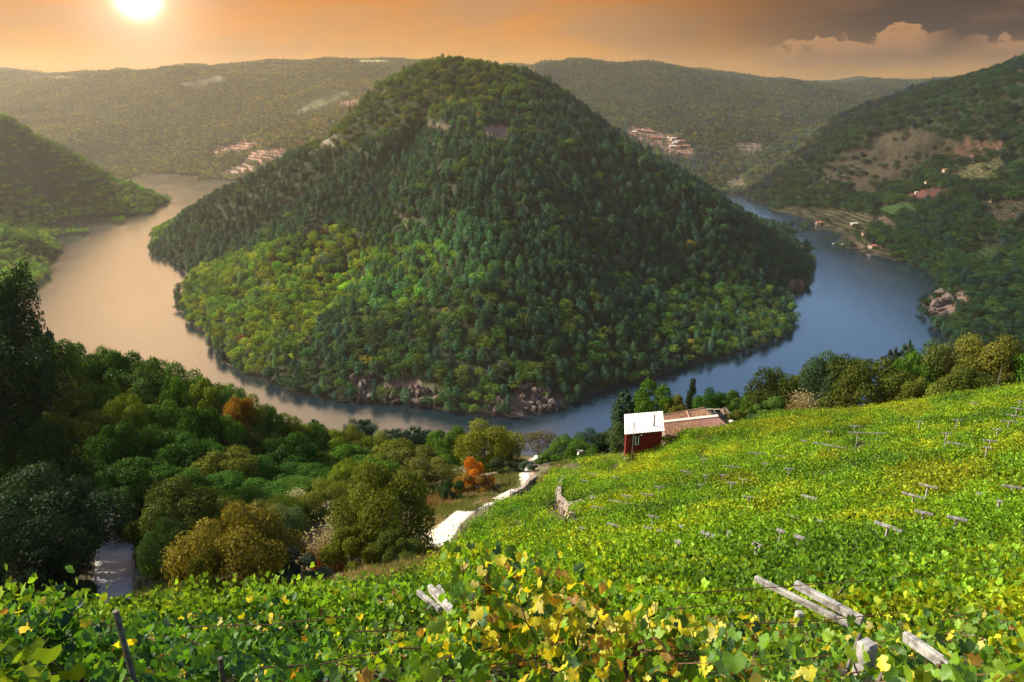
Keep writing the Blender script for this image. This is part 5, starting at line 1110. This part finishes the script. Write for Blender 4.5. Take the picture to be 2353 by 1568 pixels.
# dry stone terrace wall
def drywall(pxs, hgt_, label, rows, seed):
    rng = np.random.default_rng(seed); P0 = [hit(*p) for p in pxs]; c = P0[0]; root = empty('dry_stone_wall', tuple(c)); tag(root, label, 'wall'); Vs, Fs, o = [], [], 0
    cube = np.array([(x, y, z) for x in (-.5, .5) for y in (-.5, .5) for z in (-.5, .5)]); cf_ = np.array([(0, 1, 3, 2), (4, 6, 7, 5), (0, 4, 5, 1), (2, 3, 7, 6), (0, 2, 6, 4), (1, 5, 7, 3)])
    for p, q_ in zip(P0[:-1], P0[1:]):
        L_ = np.linalg.norm(q_[:2]-p[:2]); ns = max(1, int(L_/.42)); a_ = math.atan2(q_[1]-p[1], q_[0]-p[0])
        for i in range(ns):
            for r_ in range(rows):
                t = (i + .5 + .3*(r_ % 2))/ns; x, y = p[0]*(1-t)+q_[0]*t, p[1]*(1-t)+q_[1]*t; zg = H1(x, y); s_ = np.array([.46, .5, hgt_/rows*1.05])*rng.uniform(.75, 1.15, 3); V = (cube + rng.normal(0, .07, cube.shape))*s_; an = a_ + rng.normal(0, .15)
                V = np.stack([V[:, 0]*math.cos(an)-V[:, 1]*math.sin(an), V[:, 0]*math.sin(an)+V[:, 1]*math.cos(an), V[:, 2]], 1) + [x + rng.normal(0, .04), y + rng.normal(0, .05), zg + (r_+.4)*hgt_/rows]; Vs.append(V-c); Fs.append(cf_+o); o += 8
    tag(obj('stones', mesh_np('stones', np.vstack(Vs), np.vstack(Fs), [M['stone']]), root), kind='stuff')
drywall([(563,486),(560,493),(558,500),(558,507),(563,514),(571,518),(582,514),(593,511)], 1.5, 'curved dry stone terrace wall in the middle of the vineyard', 4, 3)
drywall([(545,505),(551,500),(557,495)], .8, 'short dark stone wall left of the curved terrace wall', 2, 4)
drywall([(536,480),(529,485),(522,493),(512,498)], .9, 'low stone wall along the upper bend of the track', 2, 6)
for i, (x_, y_, s_) in enumerate([(92,499,.9),(107,516,1.0),(117,527,.8),(98,508,.5),(88,492,.7)]):
    h_ = hit(x_, y_); bm = bmesh.new(); bmesh.ops.create_icosphere(bm, subdivisions=2, radius=s_*.5)
    for v in bm.verts: v.co = Vector((v.co.x*1.3, v.co.y, v.co.z*.8))*(1 + .3*(vnoise(v.co.x*3+i, v.co.y*3+v.co.z, .5, i) - .5))
    tag(obj('boulder', bm_mesh('boulder', bm, [M['cream']]), loc=tuple(h_)), ['pale boulder highest on the roadside bank', 'pale boulder in the middle of the roadside bank', 'pale boulder nearest to the asphalt road', 'small pale stone between the upper boulders', 'pale boulder half hidden behind the dark tree'][i], 'boulder', 'pale boulders above the asphalt road')
# ------------------------------------------------------------------ rock outcrops at the foot of the hill
def outcrop(poly, label, seed, n_, s0):
    rng = np.random.default_rng(seed); xs = [p[0] for p in poly]; ys = [p[1] for p in poly]; root = None; Vs, Fs, o = [], [], 0; k_ = 0; tries = 0
    while k_ < n_ and tries < n_*8:
        tries += 1; x, y = rng.uniform(min(xs), max(xs)), rng.uniform(min(ys), max(ys))
        if not pip(poly, np.array([x]), np.array([y]))[0]: continue
        h_ = hit(x*K, y*K, y0=350)
        if h_ is None: continue
        if root is None: c = h_; root = empty('rock_outcrop', tuple(c)); tag(root, label, 'rock')
        bm = bmesh.new(); bmesh.ops.create_icosphere(bm, subdivisions=1, radius=1); s_ = s0*rng.uniform(.5, 1.5); V = np.array([v.co[:] for v in bm.verts]); F = np.array([[v.index for v in f_.verts] for f_ in bm.faces]); bm.free()
        V = V*(1 + rng.normal(0, .22, (len(V), 1)))*[s_*rng.uniform(.7, 1.1), s_*.8, s_*rng.uniform(.8, 1.7)] + h_ - c + [0, 0, s_*.2]; Vs.append(V); Fs.append(F+o); o += len(V); k_ += 1
    tag(obj('boulders', mesh_np('boulders', np.vstack(Vs), np.vstack(Fs), [M['rock']]), root), kind='stuff')
outcrop([(812,872),(856,868),(850,922),(812,920)], 'brown rock crag at the foot of the hill, leftmost of three', 1, 34, 3.2)
outcrop([(885,895),(960,880),(1005,900),(1008,935),(885,925)], 'broken brown rocks above the dark water between two crags', 2, 42, 2.6)
outcrop([(1195,885),(1240,885),(1285,935),(1290,945),(1190,945)], 'pale fissured rock crag at the foot of the hill, rightmost of three', 3, 44, 3.0)
outcrop([(1120,920),(1150,910),(1160,955),(1120,955)], 'small pale rocks standing in the water below the hill', 4, 16, 2.4)
outcrop([(2122,700),(2180,672),(2185,700),(2150,725),(2128,720)], 'dark rocky headland on the right bank of the river', 5, 26, 5.5)
outcrop([(1815,652),(1848,650),(1846,668),(1815,672)], 'dark rocks at the right tip of the wooded hill', 6, 14, 4)
# ------------------------------------------------------------------ far houses and boats
M['terracotta'] = simple('terracotta', (.36, .14, .07), .85, .2, .3); M['house_wall'] = simple('house_wall', (.42, .33, .25), .9, .15, .3); M['pale_roof'] = simple('pale_roof', (.52, .46, .38), .8)
def small_house(px, py, wm, dm, hm, rz, roofm, label, cat='house', group=None, up=0, y0=600):
    h_ = hit(px, py, y0=y0)
    if h_ is None: return
    root = empty('far_house', tuple(h_), rz); tag(root, label, cat, group)
    bm = box_np(wm, dm, hm+3); bmesh.ops.translate(bm, vec=(0, 0, (hm-3)/2+up), verts=bm.verts); obj('wall', bm_mesh('wall', bm, [M['house_wall']]), root)
    rh = hm*.42; V = np.array([(-wm*.56, -dm*.6, hm), (wm*.56, -dm*.6, hm), (wm*.56, dm*.6, hm), (-wm*.56, dm*.6, hm), (-wm*.56, 0, hm+rh), (wm*.56, 0, hm+rh)]) + [0, 0, up+.01]; bm = bmesh.new(); vv = [bm.verts.new(v) for v in V]
    for f_ in ((0, 3, 2, 1), (0, 1, 5, 4), (2, 3, 4, 5), (0, 4, 3), (1, 2, 5)): bm.faces.new([vv[i] for i in f_])
    bmesh.ops.recalc_face_normals(bm, faces=bm.faces); obj('roof', bm_mesh('roof', bm, [M[roofm]]), root)
    for sx_ in (-.25, .25): o = obj('window', bm_mesh('window', box_np(wm*.12, .1, hm*.3), [M['black']]), root); o.location = (wm*sx_, -dm*.5-.04, hm*.55+up)
def Z6(x, y): return ((2900 + x/1.96)/4, (250 + y/1.96)/4)
for x, y, w_, d_2, h_2, rz, rm, lb in [(565,1246,11,6,2.2,.1,'terracotta','low orange roofed shed on the terraces nearest the left end of the right bank'),(740,1270,12,8,4,-.2,'terracotta','white walled house with orange roof above the riverside terraces'),(1012,1275,11,8,3.5,.2,'pale_roof','pale roofed house between dark trees on the right bank'),(1155,1455,11,9,4,.4,'terracotta','orange roofed house lowest by the river on the right bank'),(1090,1352,6,5,3,.1,'terracotta','tiny tall hut with orange roof above the lowest house'),(1735,850,12,6,3,.3,'terracotta','orange roofed house high on the right slope below the terraces'),(1590,945,10,6,3,.1,'terracotta','small orange roofed house by the reddish field'),(1497,1030,4,4,3,0,'pale_roof','tiny white hut on the dark right slope'),(575,1064,6,4,2.5,0,'pale_roof','tiny white hut above the winding road'),(2095,1085,8,5,2.5,.2,'terracotta','rust roofed hut by the terraces near the right edge')]:
    small_house(*Z6(x, y), w_, d_2, h_2, rz, rm, lb)
for x, y, w_, lb in [(1020,505,20,'far farmhouse above the distant road on the right plateau'),(1150,540,18,'far farmhouse at the end of the distant road'),(1203,540,12,'far small building touching the ridge of the right hill')]:
    small_house(*Z6(x, y), w_, 12, 6, .2, 'terracotta', lb, y0=1950)
vl = [(680,210),(700,212),(630,230),(655,250),(520,240),(500,238),(700,272),(735,272),(775,275),(650,322),(685,325),(715,318),(745,310),(775,312),(340,168),(370,172),(430,178),(460,182),(310,190),(285,205),(480,236),(670,285)]
for i, (x, y) in enumerate(vl):
    part_ = 'upper left cluster' if x < 480 else 'middle' if x < 600 else 'lower right cluster' if y > 300 else 'right terraces'
    small_house((2400 + x/2.24)/4, (450 + y/2.24)/4, RNG.uniform(12, 20), 11, RNG.uniform(4, 7), RNG.uniform(-.4, .4), 'terracotta' if i % 3 else 'pale_roof', 'small house with %s roof in the %s of the distant hillside village' % ('clay' if i % 3 else 'pale', part_), 'house', 'village houses: %s, %s' % (part_, 'clay' if i % 3 else 'pale'))
def boat(x, y, L_, label):
    c = Wp(*Z6(x, y)); root = empty('boat', (c[0], c[1], .1), .6); tag(root, label, 'boat', 'white boats moored on the right bank'); bm = bmesh.new(); secs = []
    for t, w_, k_ in ((-.5, .32, 0), (-.1, .38, -.05), (.3, .26, 0), (.5, .03, .15)):
        secs.append([bm.verts.new((t*L_, -w_*L_*.45, .5+k_*2)), bm.verts.new((t*L_, -w_*L_*.25, -.3)), bm.verts.new((t*L_, w_*L_*.25, -.3)), bm.verts.new((t*L_, w_*L_*.45, .5+k_*2))])
    for s0, s1 in zip(secs[:-1], secs[1:]):
        for i in range(3): bm.faces.new((s0[i], s1[i], s1[i+1], s0[i+1]))
        bm.faces.new((s0[3], s1[3], s1[0], s0[0]))
    bm.faces.new(secs[0]); bmesh.ops.recalc_face_normals(bm, faces=bm.faces); obj('hull', bm_mesh('hull', bm, [M['white']]), root); wb = obj('cabin', bm_mesh('cabin', box_np(L_*.3, L_*.22, .9, .05), [M['white']]), root); wb.location = (0, 0, .96)
boat(853, 1421, 6, 'small white boat moored on the right bank, left of two'); boat(912, 1430, 9, 'larger white boat moored beside a jetty on the right bank')
# vine rows on the far terraces: low clumps set out along the contours
rw = template_collection('rowbush', [mesh_np('rowbush', *[(lambda r_: r_)(crown_np('shrub', 60, .11, 700+i))[j] for j in (0, 1)], [M['forest_leaf']], attrs={'v': ('FACE', 'FLOAT', crown_np('shrub', 60, .11, 700+i)[2])}) for i in range(3)])
PT, SC_, TN_ = [], [], []
for poly, (y0, y1), c_, rows in FIELDS:
    if not rows: continue
    cx_ = np.mean([p[0] for p in poly]); cy_ = np.mean([p[1] for p in poly]); h_ = hit(cx_*K, cy_*K, y0=600)
    if h_ is None: continue
    L_ = 170 if h_[1] < 1900 else 230; s_ = 2.6 if h_[1] < 1900 else 5
    X, Y = np.meshgrid(np.arange(h_[0]-L_, h_[0]+L_, s_), np.arange(h_[1]-L_*1.4, h_[1]+L_*1.4, s_)); X = X.ravel(); Y = Y.ravel(); Z = H(X, Y); a_, b_, _ = proj(X, Y, Z); k = pip(poly, a_/K, b_/K) & (Z > 1.5)
    step_h = 3.4 if h_[1] < 1900 else 7.0; ph = np.mod(Z + 1.0*fnoise(X, Y, 40, 2, 3), step_h)/step_h; k &= (ph < .42) & (RNG.random(len(X)) < .35 + .6*rows); PT.append(np.stack([X[k] + RNG.normal(0, .4, k.sum()), Y[k] + RNG.normal(0, .4, k.sum()), Z[k]-.2], 1)); SC_.append(np.full(k.sum(), 2.6 if h_[1] < 1900 else 5.0))
    gcol = np.array([.05, .075, .025]) if c_[1] < .14 else np.array([.07, .085, .03]); TN_.append(np.tile(gcol, (k.sum(), 1)))
PT = np.vstack(PT); n = len(PT); tn = np.ones((n, 4)); tn[:, :3] = np.vstack(TN_)*RNG.uniform(.6, 1.5, n)[:, None]; sc = np.concatenate(SC_)[:, None]*RNG.uniform(.7, 1.3, (n, 1))*np.ones((1, 3))
tag(scatter('vine_rows', PT, RNG.integers(0, 3, n), np.stack([0*sc[:, 0], 0*sc[:, 0], RNG.uniform(0, 6.28, n)], 1), sc, tn, rw), 'rows of vines and scrub along the far terraces', 'vineyard', kind='stuff'); print('far rows', n)
# ------------------------------------------------------------------ air
def haze():
    m_, t, out = newmat('haze')
    v = t.node('ShaderNodeVolumePrincipled', {'Color': (.98, .88, .70), 'Density': HAZE_D, 'Anisotropy': .6})
    t.l.new(v.outputs[0], out.inputs['Volume'])
    zb, zt = float(GZ.min()) - 1, float(GZ.max()) + 26; b = 5960
    V = [(x, y, z) for z in (zb, zt) for x, y in ((-b, -b), (b, -b), (b, b), (-b, b))]
    F = [(0, 3, 2, 1), (4, 5, 6, 7), (0, 1, 5, 4), (1, 2, 6, 5), (2, 3, 7, 6), (3, 0, 4, 7)]
    tag(obj('haze', mesh_np('haze', V, np.array(F), [m_])), 'thin warm haze filling the valley', kind='stuff')
if HAZE_D: haze()
# ------------------------------------------------------------------ labels: alike neighbours are told apart by their order from left to right
bpy.context.view_layer.update()
same = {}
for o in COL.objects:
    if o.parent is None and o.get('label') and o.get('category'): same.setdefault(o['label'], []).append(o)
ORD = ['leftmost', 'second from left', 'third from left', 'fourth from left', 'fifth from left', 'sixth from left', 'seventh from left', 'eighth from left', 'ninth from left', 'tenth from left', 'eleventh from left', 'twelfth from left']
CNT = ['', '', 'two', 'three', 'four', 'five', 'six', 'seven', 'eight', 'nine', 'ten', 'eleven', 'twelve']
for lb, os_ in same.items():
    if 2 <= len(os_) <= 12:
        os_.sort(key=lambda o: float(proj(*o.location)[0]))
        for i, o in enumerate(os_):
            where = 'rightmost' if i == len(os_)-1 else ORD[i]; full = '%s, %s of %s' % (lb, where, CNT[len(os_)]); short = '%s, %s' % (lb, where)
            o['label'] = full if len(full.split()) <= 15 else short if len(short.split()) <= 16 else lb
            if not o.get('group'): o['group'] = lb
